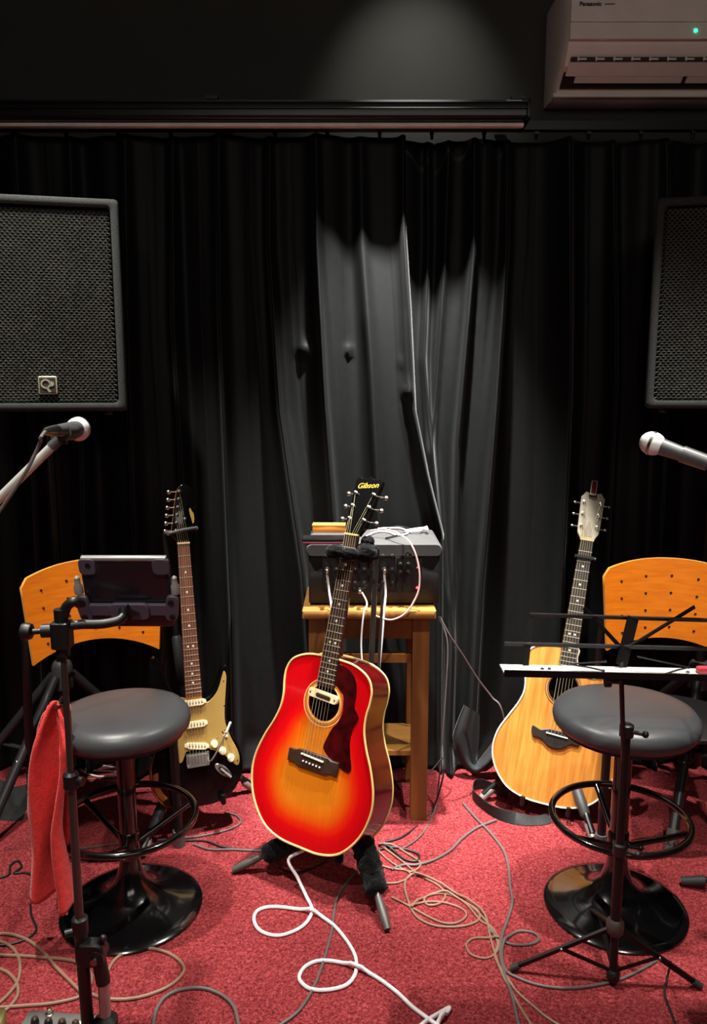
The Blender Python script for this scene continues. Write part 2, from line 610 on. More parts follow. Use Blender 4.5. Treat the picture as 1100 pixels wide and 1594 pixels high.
# ------------------------------------------------------------------ air conditioner
acX = at(850, 80, WALLY - 0.01).x
acF = 2.70
zbot = at(1000, 153, WALLY - 0.105).z
ac = thing('air_conditioner', 'white wall mounted air conditioner with open louvre above the curtain', 'air conditioner', (acX, WALLY, zbot))
ACM = mat('aircon_white', (243, 234, 224), 0.5, var=(8, 0.04))
ACD = mat('aircon_vent_dark', (48, 42, 38), 0.7)
ACW = 0.84
hz = 0.31
fx = at(886, 60, acF).x - acX
dF = WALLY - acF
prof = [(0, 0), (-.095, -.002), (-.108, .003), (-.112, .012), (-.125, .026), (-.165, .052), (-.205, .064), (-.216, .086), (-.233, .104), (-.246, .135), (-dF, .175), (-dF, .28), (-.22, hz), (0, hz)]
body = MB()
def ac_section(x, k):
    return [Vector((x, y * k if True else y, z)) for (y, z) in prof]
secs = [(0.0, 0.25), (0.002, 0.55), (fx * 0.4, 0.86), (fx * 0.85, 0.975), (fx, 1.0), (ACW - fx, 1.0), (ACW - fx * .4, 0.86), (ACW, 0.25)]
vs, fs = [], []
n = len(prof)
for (x, k) in secs:
    vs += ac_section(x, k)
for i in range(len(secs) - 1):
    for j in range(n):
        j2 = (j + 1) % n
        fs.append((i * n + j, (i + 1) * n + j, (i + 1) * n + j2, i * n + j2))
fs.append(tuple(range(n)))
fs.append(tuple(range((len(secs) - 1) * n, len(secs) * n))[::-1])
acb = body.add(vs, [tuple(f) for f in fs]).build('housing', ACM, ac, ang=35)
iw = ACW - 2 * fx
MB().box((ACW / 2, -dF - 0.003, .229), (iw, 0.010, .104)).build('upper_panel', ACM, ac)
MB().box((ACW / 2, -dF - 0.002, .150), (iw, 0.010, .050), Matrix.Rotation(radians(-4), 3, 'X')).build('front_panel', ACM, ac)
MB().box((ACW / 2, -.216, .078), (iw - .03, .016, .014)).build('outlet_slot', ACD, ac)
slat = None
for k in range(13):
    x = fx + 0.05 + k * (iw - 0.1) / 12
    if slat is None:
        so = MB().box((0, 0, 0), (0.03, 0.010, 0.005)).box((-0.012, 0, 0), (0.004, 0.012, 0.012)).build('vane', ACM, ac)
        so.location = (x, -.222, .078)
        slat = so.data
    else:
        link_copy(slat, 'vane', ac, (x, -.222, .078))
Ms_ = Matrix.Rotation(radians(-32), 3, 'X')
MB().box((0, 0, 0), (iw - .02, .05, .005), Ms_).build('louvre', ACM, ac).location = (ACW / 2, -.198, .058)
MB().box((0, 0, 0), (iw - .01, .06, .006), Ms_).build('outlet_floor', ACD, ac).location = (ACW / 2, -.152, .040)
MB().box((0, 0, 0), (.36, .034, .005), Ms_).build('flap', ACM, ac).location = (fx + .225, -.168, .041)
MB().box((0, 0, 0), (.22, .034, .005), Ms_).build('flap', ACM, ac).location = (fx + .53, -.168, .041)
MB().rbox((ACW / 2, -.112, .006), (iw + .03, .016, .014), .005, axis=0).build('lower_lip', ACM, ac)
ledp = at(1083, 47, acF - 0.01)
led = MB().ball((ledp.x - acX, ledp.y - WALLY + 0.002, ledp.z - zbot), 0.0055, 12, 8, (1, 0.5, 1)).build('indicator_light', mat('green_led', (40, 230, 160), 0.4, emit=((30, 235, 160), 6.0)), ac)
tp_ = at(919, 6, acF - 0.01)
INK = mat('dark_ink', (42, 36, 34), 0.6)
text_part('Panasonic', 0.017, INK, ac, face_cam((tp_.x - acX, -dF - 0.0095, tp_.z - zbot)), bold=0.0006, sx=1.05)
tp2 = at(947, 6, acF - 0.01)
MB().box((tp2.x - acX + 0.004, -dF - 0.0093, tp2.z - zbot), (0.034, 0.0006, 0.0035)).build('model_mark', mat('faint_ink', (110, 98, 88), 0.6), ac)

# ------------------------------------------------------------------ loudspeakers
TUBEG = mat('dark_grey_tube', (40, 40, 41), 0.42, 0.2)
SPKM = mat('black_speaker_carpet', (54, 56, 54), 0.95, 0, 0.2, var=(260, 0.35), bump=(420, 0.6, 0.002))
GRILLE = mat('grille_steel', (136, 138, 133), 0.36, 0.4, 0.6)
FOAM = mat('black_foam', (9, 9, 9), 0.9, bump=(300, 0.3))
CONE = mat('speaker_cone', (20, 20, 21), 0.6)
def speaker(name, label, cx, cyf, z0, W, Hh, yaw, badge):
    """cyf = y of the front face centre"""
    dep = 0.36
    t = thing(name, label, 'speaker', (cx, cyf, z0), yaw)
    # trapezoidal cabinet, open front frame
    b = 0.024
    mb = MB()
    fr = [(-W / 2, 0), (W / 2, 0), (W / 2, Hh), (-W / 2, Hh)]
    def rl(k, y, r=0.014, ins=0.0):
        w2, h2 = W / 2 * k - ins, Hh / 2 - ins
        out = []
        for (sx, sy, a0) in ((1, 1, 0), (-1, 1, pi / 2), (-1, -1, pi), (1, -1, 1.5 * pi)):
            for q in range(5):
                a = a0 + pi / 2 * q / 4
                out.append(Vector((sx * (w2 - r) + r * cos(a), y, Hh / 2 + sy * (h2 - r) + r * sin(a))))
        return out
    rings = [rl(0.74, dep), rl(1, 0.012), rl(1, 0.004, ins=0.003), rl(1, 0.0, ins=0.008), rl(1, 0.0, ins=b - 0.005), rl(1, 0.006, ins=b), rl(1, 0.05, ins=b)]
    N = 20
    vs = [p for r in rings for p in r]
    fs = []
    for i in range(len(rings) - 1):
        for k in range(N):
            k2 = (k + 1) % N
            fs.append((i * N + k, i * N + k2, (i + 1) * N + k2, (i + 1) * N + k))
    fs.append(tuple(range(N))[::-1])
    fs.append(tuple(range(6 * N, 7 * N)))
    mb.add(vs, fs).build('cabinet', SPKM, t, ang=50)
    # woofer behind the grille
    Mr = Matrix.Rotation(radians(90), 3, 'X')
    MB().lathe([(0.0001, 0.012), (0.035, 0.008), (0.045, -0.004), (0.13, 0.012), (0.142, 0.016), (0.15, 0.010)], 28, Mr, (0, 0.046, 0.24)).build('woofer', CONE, t)
    MB().box((0, 0.048, Hh - 0.13), (0.24, 0.004, 0.13)).build('horn', CONE, t)
    # perforated grille: each hole a hexagonal opening with a rounded land
    px_, pz_ = 0.0138, 0.0074
    gw, gh = W - 2 * b - 0.004, Hh - 2 * b - 0.004
    nxh, nzh = int(gw / px_), int(gh / pz_)
    vs, fs = [], []
    y0, y1 = 0.012, 0.017
    for r in range(nzh):
        for c in range(nxh):
            x = -gw / 2 + (c + 0.5 + (0.5 if r % 2 else 0)) * px_
            if x + px_ / 2 > gw / 2 + 0.003:
                continue
            z = Hh / 2 - gh / 2 + (r + 0.5) * pz_
            n = len(vs)
            for k in range(6):
                a = pi / 2 + k * pi / 3
                vs.append((x + px_ / 2 * 1.155 * cos(a), y1, z + pz_ * 0.667 * sin(a)))
            for k in range(6):
                a = pi / 2 + k * pi / 3
                vs.append((x + px_ / 2 * 0.80 * cos(a), y0, z + pz_ * 0.667 * 0.66 * sin(a)))
            for k in range(6):
                a = pi / 2 + k * pi / 3
                vs.append((x + px_ / 2 * 0.74 * cos(a), y1 + 0.004, z + pz_ * 0.667 * 0.6 * sin(a)))
            for k in range(6):
                k2 = (k + 1) % 6
                fs.append((n + k, n + k2, n + 6 + k2, n + 6 + k))
                fs.append((n + 6 + k, n + 6 + k2, n + 12 + k2, n + 12 + k))
    stuff(MB().add(vs, fs).build('grille', GRILLE, t, ang=60))
    MB().box((0, 0.034, Hh / 2), (gw, 0.003, gh)).build('grille_foam', FOAM, t)
    if badge:
        bx, bz = badge
        MB().rbox((bx, 0.008, bz), (0.052, 0.006, 0.052), 0.004, axis=1).build('badge', mat('badge_gold', (196, 188, 160), 0.35, 0.6), t)
        MB().rbox((bx, 0.0045, bz), (0.044, 0.003, 0.044), 0.003, axis=1).build('badge_field', mat('badge_dark', (60, 56, 46), 0.5, 0.4), t)
        e = MB()
        Mr2 = Matrix.Rotation(radians(90), 3, 'X')
        e.lathe([(0.0095, 0), (0.014, 0), (0.014, 0.003), (0.0095, 0.003), (0.0095, 0)], 20, Mr2, (bx - 0.005, 0.0035, bz + 0.004))
        e.lathe([(0.0001, 0.003), (0.007, 0.003), (0.007, 0)], 14, Mr2, (bx + 0.011, 0.0035, bz + 0.004))
        e.box((bx + 0.002, 0.002, bz - 0.013), (0.006, 0.003, 0.016), Matrix.Rotation(radians(-35), 3, 'Y'))
        e.build('badge_emblem', mat('badge_silver', (222, 220, 205), 0.3, 0.7), t)
    for sx in (-1, 1):
        MB().lathe([(0.012, 0), (0.014, -0.008), (0.011, -0.014)], 10, None, (sx * (W / 2 - 0.06), 0.05, 0.001)).build('rubber_foot', RUBBER, t)
    return t
SY = 2.26
sl_top, sl_bot = at(189, 307, SY + .03).z, at(192, 640, SY + .03).z
sw = 0.44
slx = at(190, 470, SY + .04).x - sw / 2 * cos(radians(12))
speaker('loudspeaker', 'black loudspeaker with gold badge hanging over the left microphone', slx, SY, sl_bot, sw, sl_top - sl_bot, radians(-12) * -1, (0.0, 0.075))
srx = at(1014, 470, SY + .04).x + sw / 2 * cos(radians(12))
sr_top, sr_bot = at(1022, 306, SY + .04).z, at(1004, 636, SY + .04).z
speaker('loudspeaker', 'black loudspeaker in shadow behind the right microphone', srx, SY, sr_bot, sw, sr_top - sr_bot, radians(-12), None)

def speaker_stand(label, x, y, top, hubz, legs, rl):
    t = thing('speaker_stand', label, 'speaker stand', (x, y, 0))
    MB().cyl((0, 0, 0.10), (0, 0, top), 0.0175, 16).build('pole', BLACKM, t)
    MB().lathe([(0.026, -0.05), (0.034, -0.045), (0.034, 0.03), (0.028, 0.045), (0.021, 0.05)], 16, None, (0, 0, hubz)).build('hub', mat('hub_grey', (60, 60, 60), 0.5), t)
    MB().lathe([(0.024, -0.03), (0.028, -0.025), (0.028, 0.025), (0.022, 0.03)], 14, None, (0, 0, 0.14)).build('lower_collar', BLACKP, t)
    MB().cyl((0.02, -0.02, hubz + 0.02), (0.055, -0.055, hubz + 0.02), 0.009, 10).build('knob', BLACKP, t)
    MB().lathe([(0.05, 0), (0.05, 0.006), (0.02, 0.012), (0.02, 0.05)], 16, None, (0, 0, top - 0.052)).build('top_plate', BLACKM, t)
    for a in legs:
        dx, dy = cos(radians(a)), sin(radians(a))
        lg = MB().cyl((dx * 0.03, dy * 0.03, hubz), (dx * rl, dy * rl, 0.022), 0.0155, 12).build('leg', TUBEG, t)
        MB().cyl((dx * (rl - .03), dy * (rl - .03), 0.062), (dx * (rl + .004), dy * (rl + .004), 0.0), 0.0195, 14).build('rubber_foot', mat('grey_cap', (96, 96, 95), 0.4, 0.3), lg)
        f = 0.55
        q = Vector((dx * (0.03 + (rl - .03) * f), dy * (0.03 + (rl - .03) * f), hubz + (0.022 - hubz) * f))
        MB().cyl((dx * 0.025, dy * 0.025, 0.14), q, 0.008, 8).build('brace', BLACKM, t)
        MB().ball(q + Vector((0, 0, 0.012)), 0.009, 8, 6).build('bolt', STEEL, t)
    return t
speaker_stand('black tripod speaker stand behind the chair on the left', at(97, 1045, SY + .22).x, SY + 0.22, sl_bot, at(97, 1050, SY + .22).z, (248, 190, 35), 0.37)
speaker_stand('black tripod speaker stand behind the chair on the right', at(1088, 1040, SY + .22).x, SY + 0.22, sr_bot, at(97, 1050, SY + .22).z, (239, 355, 120), 0.40)

# ------------------------------------------------------------------ microphones on stands
def mic(label, ball_c, axis, side_hint):
    """ball at ball_c, handle runs along axis"""
    ax = Vector(axis).normalized()
    t = thing('microphone', label, 'microphone', ball_c)
    q = Vector((0, 0, 1)).rotation_difference(ax).to_matrix()
    MESHM = mat('mic_mesh', (226, 226, 224), 0.5, 0.05, bump=(900, 0.4, 0.001))
    MB().lathe([(0.0001, -0.026), (0.010, -0.0245), (0.018, -0.019), (0.0235, -0.011), (0.0262, -0.001), (0.0255, 0.007), (0.0225, 0.016), (0.0178, 0.022)], 24, q).build('grille_ball', MESHM, t)
    MB().lathe([(0.0255, -0.004), (0.0270, -0.003), (0.0270, 0.002), (0.0255, 0.003), (0.0255, -0.004)], 24, q, caps=False).build('grille_ring', STEEL, t)
    MB().lathe([(0.0165, 0.020), (0.0185, 0.0225), (0.0172, 0.045), (0.0148, 0.09), (0.0115, 0.15), (0.0105, 0.155)], 20, q).build('handle', mat('mic_grey', (84, 85, 88), 0.42, 0.25), t)
    MB().lathe([(0.0115, 0.153), (0.0118, 0.156), (0.0105, 0.175), (0.008, 0.21), (0.005, 0.225)], 16, q).build('plug', STEEL, t)
    return t, ax
MY = 1.80
def boom_clip(t, p, ax, off):
    pass
# left microphone: handle points away to the left rear
bl = at(122, 668, 1.69)
lax = Vector((-0.80, -0.42, 0.05)).normalized()
lax = Vector((0.07, -1.0, 0.03)).normalized()
mic('silver ball microphone on a boom below the gold-badged loudspeaker', bl, lax, -1)
# right microphone
br = at(1014, 690, 1.70)
rax = (at(1099, 720, 1.64) - br).normalized()
mic('silver ball microphone pointing left in front of the shadowed loudspeaker', br, rax, 1)

def boom_stand(label, grip, grip_ax, pivot, tail, foot, legs):
    """boom from the clip to the pivot, straight pole to a base at foot"""
    g = Vector(grip)
    pv = Vector(pivot)
    t = thing('microphone_stand', label, 'microphone stand', foot)
    F3 = Vector(foot)
    bd = (g - pv).normalized()
    MB().cyl(pv - bd * tail, g - bd * 0.03, 0.0095, 12).build('boom', mat('boom_silver', (196, 194, 190), .3, .35), t, F3)
    MB().cyl(pv + bd * 0.03, pv + bd * 0.14, 0.0125, 12).build('boom_sleeve', BLACKM, t, F3)
    # clip
    gx = Vector(grip_ax).normalized()
    c = MB()
    c.tube([g - gx * 0.028, g + gx * 0.028], [0.0185, 0.0170], 18)
    c.cyl(g - bd * 0.045, g - bd * 0.005, 0.011, 12)
    c.box(g - bd * 0.022, (0.03, 0.014, 0.02))
    c.build('clip', mat('clip_grey', (70, 70, 71), .4), t, F3)
    MB().ball(pv, 0.03, 14, 8, (0.8, 1, 1)).cyl(pv + Vector((0, -0.06, 0)), pv + Vector((0, 0.02, 0)), 0.014, 12).build('pivot', BLACKP, t, F3)
    MB().cyl((F3.x, F3.y, 0.14), (pv.x, pv.y, pv.z - 0.02), 0.011, 12).build('pole', CHROME, t, F3)
    MB().cyl((F3.x, F3.y, 0.09), (F3.x, F3.y, 0.55), 0.015, 12).build('pole_sleeve', BLACKM, t, F3)
    MB().lathe([(0.016, -0.04), (0.026, -0.03), (0.026, 0.03), (0.018, 0.04)], 14, None, (F3.x, F3.y, 0.11)).build('hub', BLACKP, t, F3)
    for a in legs:
        dx, dy = cos(radians(a)), sin(radians(a))
        e = F3 + Vector((dx * 0.32, dy * 0.32, 0.014))
        lg = MB().cyl(F3 + Vector((dx * 0.02, dy * 0.02, 0.11)), e, 0.009, 10).build('leg', BLACKM, t, F3)
        MB().cyl(e - Vector((dx * 0.05, dy * 0.05, -0.014)), e + Vector((dx * 0.012, dy * 0.012, -0.002)), 0.015, 12, 0.012).build('rubber_foot', RUBBER, lg, F3)
    return t
gl = bl + lax * 0.085 + Vector((0, 0, -0.004))
pvl = at(-95, 868, 1.56)
boom_stand('chrome microphone boom stand rising from the left edge', gl, lax, pvl, 0.12, (pvl.x, pvl.y, 0), (140, 215, 290))
gr_ = br + rax * 0.095
rfx, rfy = 1.235, 1.87
boom_stand('black microphone boom stand at the right edge', gr_, rax, (rfx, rfy, 1.12), 0.18, (rfx, rfy, 0), (160, 40, 285))
# microphone cables
def cable(label, pts, r, m, world=None, sub=7, name='cable', lift=True):
    """pts = photograph pixels lying on the carpet"""
    P = [Vector(p) for p in world] if world is not None else [fl(px, py, r) for px, py in pts]
    C = catmull(P, sub)
    if lift:
        # raise later passes over earlier ones where a cable crosses itself
        L = [0.0]
        for a, b in zip(C, C[1:]):
            L.append(L[-1] + (b - a).length)
        up = [0.0] * len(C)
        for i in range(len(C)):
            for j in range(0, i, 1):
                if L[i] - L[j] > 0.06:
                    d = (Vector((C[i].x, C[i].y)) - Vector((C[j].x, C[j].y))).length
                    if d < 3.2 * r:
                        up[i] = max(up[i], 2.1 * r + up[j])
        for _ in range(4):
            up = [max(up[i], 0.5 * (up[max(i - 1, 0)] + up[min(i + 1, len(C) - 1)])) for i in range(len(C))]
        C = [Vector((p.x, p.y, p.z + u)) for p, u in zip(C, up)]
    o = MB().tube(C, r, 8).build(name, m)
    return tag(o, label, 'cable')
CGREY = mat('cable_grey', (92, 84, 82), 0.5)
CTAN = mat('cable_tan', (136, 104, 86), 0.5)
CBLK = mat('cable_black', (20, 20, 21), 0.5)
CWHT = mat('cable_white', (226, 220, 222), 0.45)
CPINK = mat('cable_pink', (205, 160, 156), 0.5)
tip = bl + lax * 0.222
cable('thin grey cable hanging from the left microphone down its boom', None, 0.0035, CGREY, [tip, tip + lax * 0.03 + Vector((0, 0, -0.012)), at(62, 690, 1.50), at(40, 735, 1.50), at(0, 795, 1.50), at(-45, 860, 1.50), at(-80, 980, 1.50)], lift=False, name='microphone_cable')

# ------------------------------------------------------------------ bar stools
LEATHER = mat('black_leatherette', (66, 68, 71), 0.40, 0, 0.5, var=(5, 0.12), bump=(70, 0.10, 0.002))
def stool(label, x, y, seat_z, seat_r, base_r, rz):
    t = thing('bar_stool', label, 'stool', (x, y, 0), rz, 'round black bar stools')
    r = seat_r
    MB().lathe([(0.0001, seat_z), (r * 0.5, seat_z - 0.001), (r * 0.8, seat_z - 0.004), (r * 0.93, seat_z - 0.012), (r * 0.985, seat_z - 0.024), (r, seat_z - 0.038), (r * 0.985, seat_z - 0.052), (r * 0.93, seat_z - 0.062), (r * 0.88, seat_z - 0.064)], 48).build('seat', LEATHER, t)
    MB().lathe([(r * 0.9, seat_z - 0.064), (r * 0.9, seat_z - 0.072), (0.03, seat_z - 0.078)], 32).build('seat_pan', BLACKP, t)
    MB().cyl((0, 0, 0.05), (0, 0, seat_z - 0.07), 0.0235, 20).build('column', GLOSSB, t)
    MB().lathe([(0.027, 0.0), (0.027, 0.07), (0.0235, 0.075)], 16, None, (0, 0, 0.15)).build('column_collar', GLOSSB, t)
    R = base_r
    MB().lathe([(R, 0.0), (R * 1.0, 0.006), (R * 0.97, 0.011), (R * 0.86, 0.017), (R * 0.70, 0.024), (R * 0.5, 0.037), (R * 0.33, 0.058), (R * 0.22, 0.085), (R * 0.155, 0.125), (R * 0.135, 0.155)], 56).build('base', GLOSSB, t)
    rr, rz_ = base_r * 0.94, 0.262
    ring = [(rr * cos(2 * pi * k / 48), rr * sin(2 * pi * k / 48), rz_) for k in range(48)]
    MB().tube(ring, 0.0095, 10, closed=True).build('foot_ring', GLOSSB, t)
    for k in range(3):
        a = radians(90 + 120 * k)
        MB().cyl((0.02 * cos(a), 0.02 * sin(a), 0.185), (rr * cos(a), rr * sin(a), rz_), 0.008, 10).build('spoke', GLOSSB, t)
    MB().cyl((0.02, -0.02, 0.19), (0.045, -0.03, 0.19), 0.006, 8).ball((0.047, -0.031, 0.19), 0.009, 8, 6).build('clamp_screw', BLACKM, t)
    return t
b1 = fl(206, 1412)
stool('black round bar stool beside the red towel', b1.x, b1.y, 0.570, 0.172, 0.186, radians(-62))
b2 = fl(956, 1411)
stool('black round bar stool behind the music stand', b2.x, b2.y, 0.577, 0.184, 0.186, radians(3))

# ------------------------------------------------------------------ chairs with orange plywood backs
PLY = mat('orange_plywood', (230, 128, 24), 0.42, 0, 0.4, var=(14, 0.5), rgb2=(216, 112, 18), stretch=(1, 1, 7))
PLYE = mat('plywood_edge', (236, 168, 72), 0.6)
TUBEG = mat('dark_grey_tube', (44, 44, 45), 0.42, 0.2)
def chair(label, c, rz, zc):
    """c: back-rest centre on the floor plane; faces local -y"""
    t = thing('chair', label, 'chair', (c[0], c[1], 0), rz, 'chairs with orange plywood backs')
    Rr = 0.42
    half = 0.215
    nu, nv = 24, 8
    th = 0.011
    def P(u, v, o):
        a = u * half / Rr
        # outline: crowned top, arched bottom, sides drawn in towards the bottom
        wd = 1.0 - 0.10 * (1 - v)
        a *= wd
        top = 0.142 - 0.040 * abs(u) ** 2.2 - 0.02 * max(0, abs(u) - 0.93) / 0.07
        bot = -0.112 - 0.045 * abs(u) ** 2.0
        z = bot + (top - bot) * v
        rr = Rr + o
        lean = 0.10 * z
        return Vector((rr * sin(a), rr * cos(a) - Rr + lean, zc + z))
    vs, fs = [], []
    for o in (0, th):
        for j in range(nv + 1):
            for i in range(nu + 1):
                vs.append(P(-1 + 2 * i / nu, j / nv, o))
    n1 = (nu + 1) * (nv + 1)
    for j in range(nv):
        for i in range(nu):
            a = j * (nu + 1) + i
            fs.append((a, a + 1, a + nu + 2, a + nu + 1))
            fs.append((n1 + a, n1 + a + nu + 1, n1 + a + nu + 2, n1 + a + 1))
    back = MB().add(vs, fs).build('backrest', PLY, t, ang=50)
    es, ef = [], []
    rim = [(i, 0) for i in range(nu + 1)] + [(nu, j) for j in range(1, nv + 1)] + [(i, nv) for i in range(nu - 1, -1, -1)] + [(0, j) for j in range(nv - 1, 0, -1)]
    for (i, j) in rim:
        es.append(P(-1 + 2 * i / nu, j / nv, 0.0))
        es.append(P(-1 + 2 * i / nu, j / nv, th))
    N = len(rim)
    for k in range(N):
        k2 = (k + 1) % N
        ef.append((2 * k, 2 * k + 1, 2 * k2 + 1, 2 * k2))
    MB().add(es, ef).build('ply_edge', PLYE, back)
    hole = None
    HM = mat('peg_hole', (30, 16, 6), 0.8)
    for rI in range(4):
        for cI in range(5):
            u = -0.74 + cI * 0.37
            v = 0.14 + rI * 0.215
            p = P(u, v, -0.0008)
            if hole is None:
                ho = MB().lathe([(0.0001, 0.0015), (0.0036, 0.0012), (0.0042, 0)], 8, Matrix.Rotation(radians(90), 3, 'X')).build('peg_hole', HM, back)
                ho.location = p
                hole = ho.data
            else:
                link_copy(hole, 'peg_hole', back, p)
    # rear uprights run into the rear legs, seat rails bend forward into the front legs
    for s in (-1, 1):
        xr = s * 0.203
        up = [(xr, -0.018, zc - 0.06), (xr, -0.022, zc - 0.10), (xr * 1.02, -0.015, 0.52), (xr * 1.04, 0.02, 0.40), (xr * 1.08, 0.08, 0.012)]
        MB().tube(catmull(up, 5), 0.0135, 12).build('rear_leg', BLACKM, t)
        fl_ = [(s * 0.150, 0.0, 0.370), (s * 0.152, -0.13, 0.370), (s * 0.16, -0.225, 0.365), (s * 0.18, -0.265, 0.34), (s * 0.183, -0.275, 0.30), (s * 0.186, -0.285, 0.035)]
        MB().tube(catmull(fl_, 5), 0.0135, 12).build('front_leg', BLACKM, t)
        MB().cyl((s * 0.186, -0.285, 0.05), (s * 0.186, -0.285, 0.0), 0.0185, 14).build('leg_cap', mat('grey_cap', (96, 96, 95), 0.4, 0.3), t)
    # seat shell
    so = [(0.19 * cos(a) * (1.0 if abs(cos(a)) < .8 else 1.0), 0.165 * sin(a)) for a in [2 * pi * k / 32 for k in range(32)]]
    so = [(max(-0.175, min(0.175, x * 1.12)), y * 1.05) for x, y in so]
    MB().layers(so, [(0.006, 0.384), (0.0, 0.390), (0.0, 0.398), (0.008, 0.402)], None, (0, -0.155, 0)).build('seat', mat('black_seat', (16, 16, 17), 0.55), t)
    return t
cl = at(146, 940, 2.36)
chair('chair with orange plywood back behind the tablet holder', (cl.x, 2.36), radians(24), cl.z)
crr = at(1043, 940, 2.38)
chair('chair with orange plywood back behind the music stand', (crr.x, 2.38), radians(-16), crr.z + 0.003)

# ------------------------------------------------------------------ guitars
def guitar_root(name, label, R, t, sc, cat='guitar'):
    o = thing(name, label, cat)
    M = Matrix(((R[0][0], R[0][1], R[0][2], t[0]), (R[1][0], R[1][1], R[1][2], t[1]), (R[2][0], R[2][1], R[2][2], t[2]), (0, 0, 0, 1)))
    o.matrix_world = M @ Matrix.Diagonal((*sc, 1))
    return o
def wood_top_mat(name, c1, c2, scale, rough=0.3, coat=0.4):
    """spruce grain along the neck, broad soft figure"""
    m = D.materials.new(name)
    m.use_nodes = True
    nt = m.node_tree
    b = nt.nodes['Principled BSDF']
    b.inputs['Roughness'].default_value = rough
    b.inputs['Coat Weight'].default_value = coat
    b.inputs['Coat Roughness'].default_value = 0.12
    tc = nt.nodes.new('ShaderNodeTexCoord')
    mp = nt.nodes.new('ShaderNodeMapping')
    mp.inputs['Scale'].default_value = (scale, scale * 0.06, scale)
    nt.links.new(tc.outputs['Object'], mp.inputs[0])
    nz = nt.nodes.new('ShaderNodeTexNoise')
    nz.inputs['Scale'].default_value = 1.0
    nz.inputs['Detail'].default_value = 6
    nz.inputs['Roughness'].default_value = 0.6
    nt.links.new(mp.outputs[0], nz.inputs['Vector'])
    cr = nt.nodes.new('ShaderNodeValToRGB')
    cr.color_ramp.elements[0].position, cr.color_ramp.elements[0].color = 0.35, lin(c1)
    cr.color_ramp.elements[1].position, cr.color_ramp.elements[1].color = 0.65, lin(c2)
    nt.links.new(nz.outputs['Fac'], cr.inputs[0])
    nt.links.new(cr.outputs[0], b.inputs['Base Color'])
    return m
def burst_mat():
    """cherry sunburst lacquer: the paint factor is stored in the top's UV"""
    m = D.materials.new('cherry_sunburst')
    m.use_nodes = True
    nt = m.node_tree
    b = nt.nodes['Principled BSDF']
    b.inputs['Roughness'].default_value = 0.25
    b.inputs['Coat Weight'].default_value = 0.6
    b.inputs['Coat Roughness'].default_value = 0.08
    uv = nt.nodes.new('ShaderNodeUVMap')
    sp = nt.nodes.new('ShaderNodeSeparateXYZ')
    nt.links.new(uv.outputs[0], sp.inputs[0])
    cr = nt.nodes.new('ShaderNodeValToRGB')
    e = cr.color_ramp.elements
    e[0].position, e[0].color = 0.0, lin((196, 4, 14))
    e[1].position, e[1].color = 1.0, lin((226, 128, 24))
    for p, c in ((0.30, (222, 10, 14)), (0.48, (228, 46, 10)), (0.68, (226, 92, 12))):
        k = e.new(p)
        k.color = lin(c)
    nt.links.new(sp.outputs[0], cr.inputs[0])
    tc = nt.nodes.new('ShaderNodeTexCoord')
    mp = nt.nodes.new('ShaderNodeMapping')
    mp.inputs['Scale'].default_value = (160, 6, 1)
    nt.links.new(tc.outputs['Object'], mp.inputs[0])
    nz = nt.nodes.new('ShaderNodeTexNoise')
    nz.inputs['Scale'].default_value = 1.0
    nz.inputs['Detail'].default_value = 4
    nt.links.new(mp.outputs[0], nz.inputs['Vector'])
    mr = nt.nodes.new('ShaderNodeMapRange')
    mr.inputs[3].default_value = 0.72
    mr.inputs[4].default_value = 1.15
    nt.links.new(nz.outputs['Fac'], mr.inputs[0])
    mx = nt.nodes.new('ShaderNodeMix')
    mx.data_type = 'RGBA'
    mx.blend_type = 'MULTIPLY'
    mx.inputs[0].default_value = 0.7
    nt.links.new(cr.outputs[0], mx.inputs[6])
    nt.links.new(mr.outputs[0], mx.inputs[7])
    nt.links.new(mx.outputs[2], b.inputs['Base Color'])
    return m
def seg_dist(p, loop):
    best = 9
    for a, b in zip(loop, loop[1:] + loop[:1]):
        dx, dy = b[0] - a[0], b[1] - a[1]
        l2 = dx * dx + dy * dy or 1e-9
        t = max(0, min(1, ((p[0] - a[0]) * dx + (p[1] - a[1]) * dy) / l2))
        d = (p[0] - a[0] - t * dx) ** 2 + (p[1] - a[1] - t * dy) ** 2
        best = min(best, d)
    return sqrt(best)
def soundboard(loop, hole_c, hole_r, m, parent, burst=False, rings=14):
    N = len(loop)
    vs, fs, fac = [], [], []
    for r in range(rings + 1):
        t = r / rings
        for p in loop:
            a = atan2(p[1] - hole_c[1], p[0] - hole_c[0])
            h = (hole_c[0] + hole_r * cos(a), hole_c[1] + hole_r * sin(a))
            q = (h[0] + (p[0] - h[0]) * t, h[1] + (p[1] - h[1]) * t)
            vs.append(Vector((q[0], q[1], 0)))
            if burst:
                d = seg_dist(q, loop)
                k = max(0, min(1, (q[1] - 0.30) / 0.13))
                k = k * k * (3 - 2 * k)
                fac.append(max(0, min(1, (d - 0.012) / 0.105 - 0.62 * k)))
    for r in range(rings):
        for i in range(N):
            j = (i + 1) % N
            fs.append((r * N + i, (r + 1) * N + i, (r + 1) * N + j, r * N + j))
    # inner wall of the sound hole
    n0 = len(vs)
    for i in range(N):
        p = vs[i]
        vs.append(Vector((p.x, p.y, -0.004)))
        fac.append(0)
    for i in range(N):
        j = (i + 1) % N
        fs.append((i, j, n0 + j, n0 + i))
    o = MB().add(vs, fs).build('soundboard', m, parent)
    if burst:
        ul = o.data.uv_layers.new(name='UVMap')
        for lp in o.data.loops:
            ul.data[lp.index].uv = (fac[lp.vertex_index], 0.5)
    return o
def arc_strip(loop, z, r, m, parent, name='binding'):
    return MB().tube([(p[0], p[1], z) for p in loop], r, 6, closed=True).build(name, m, parent)
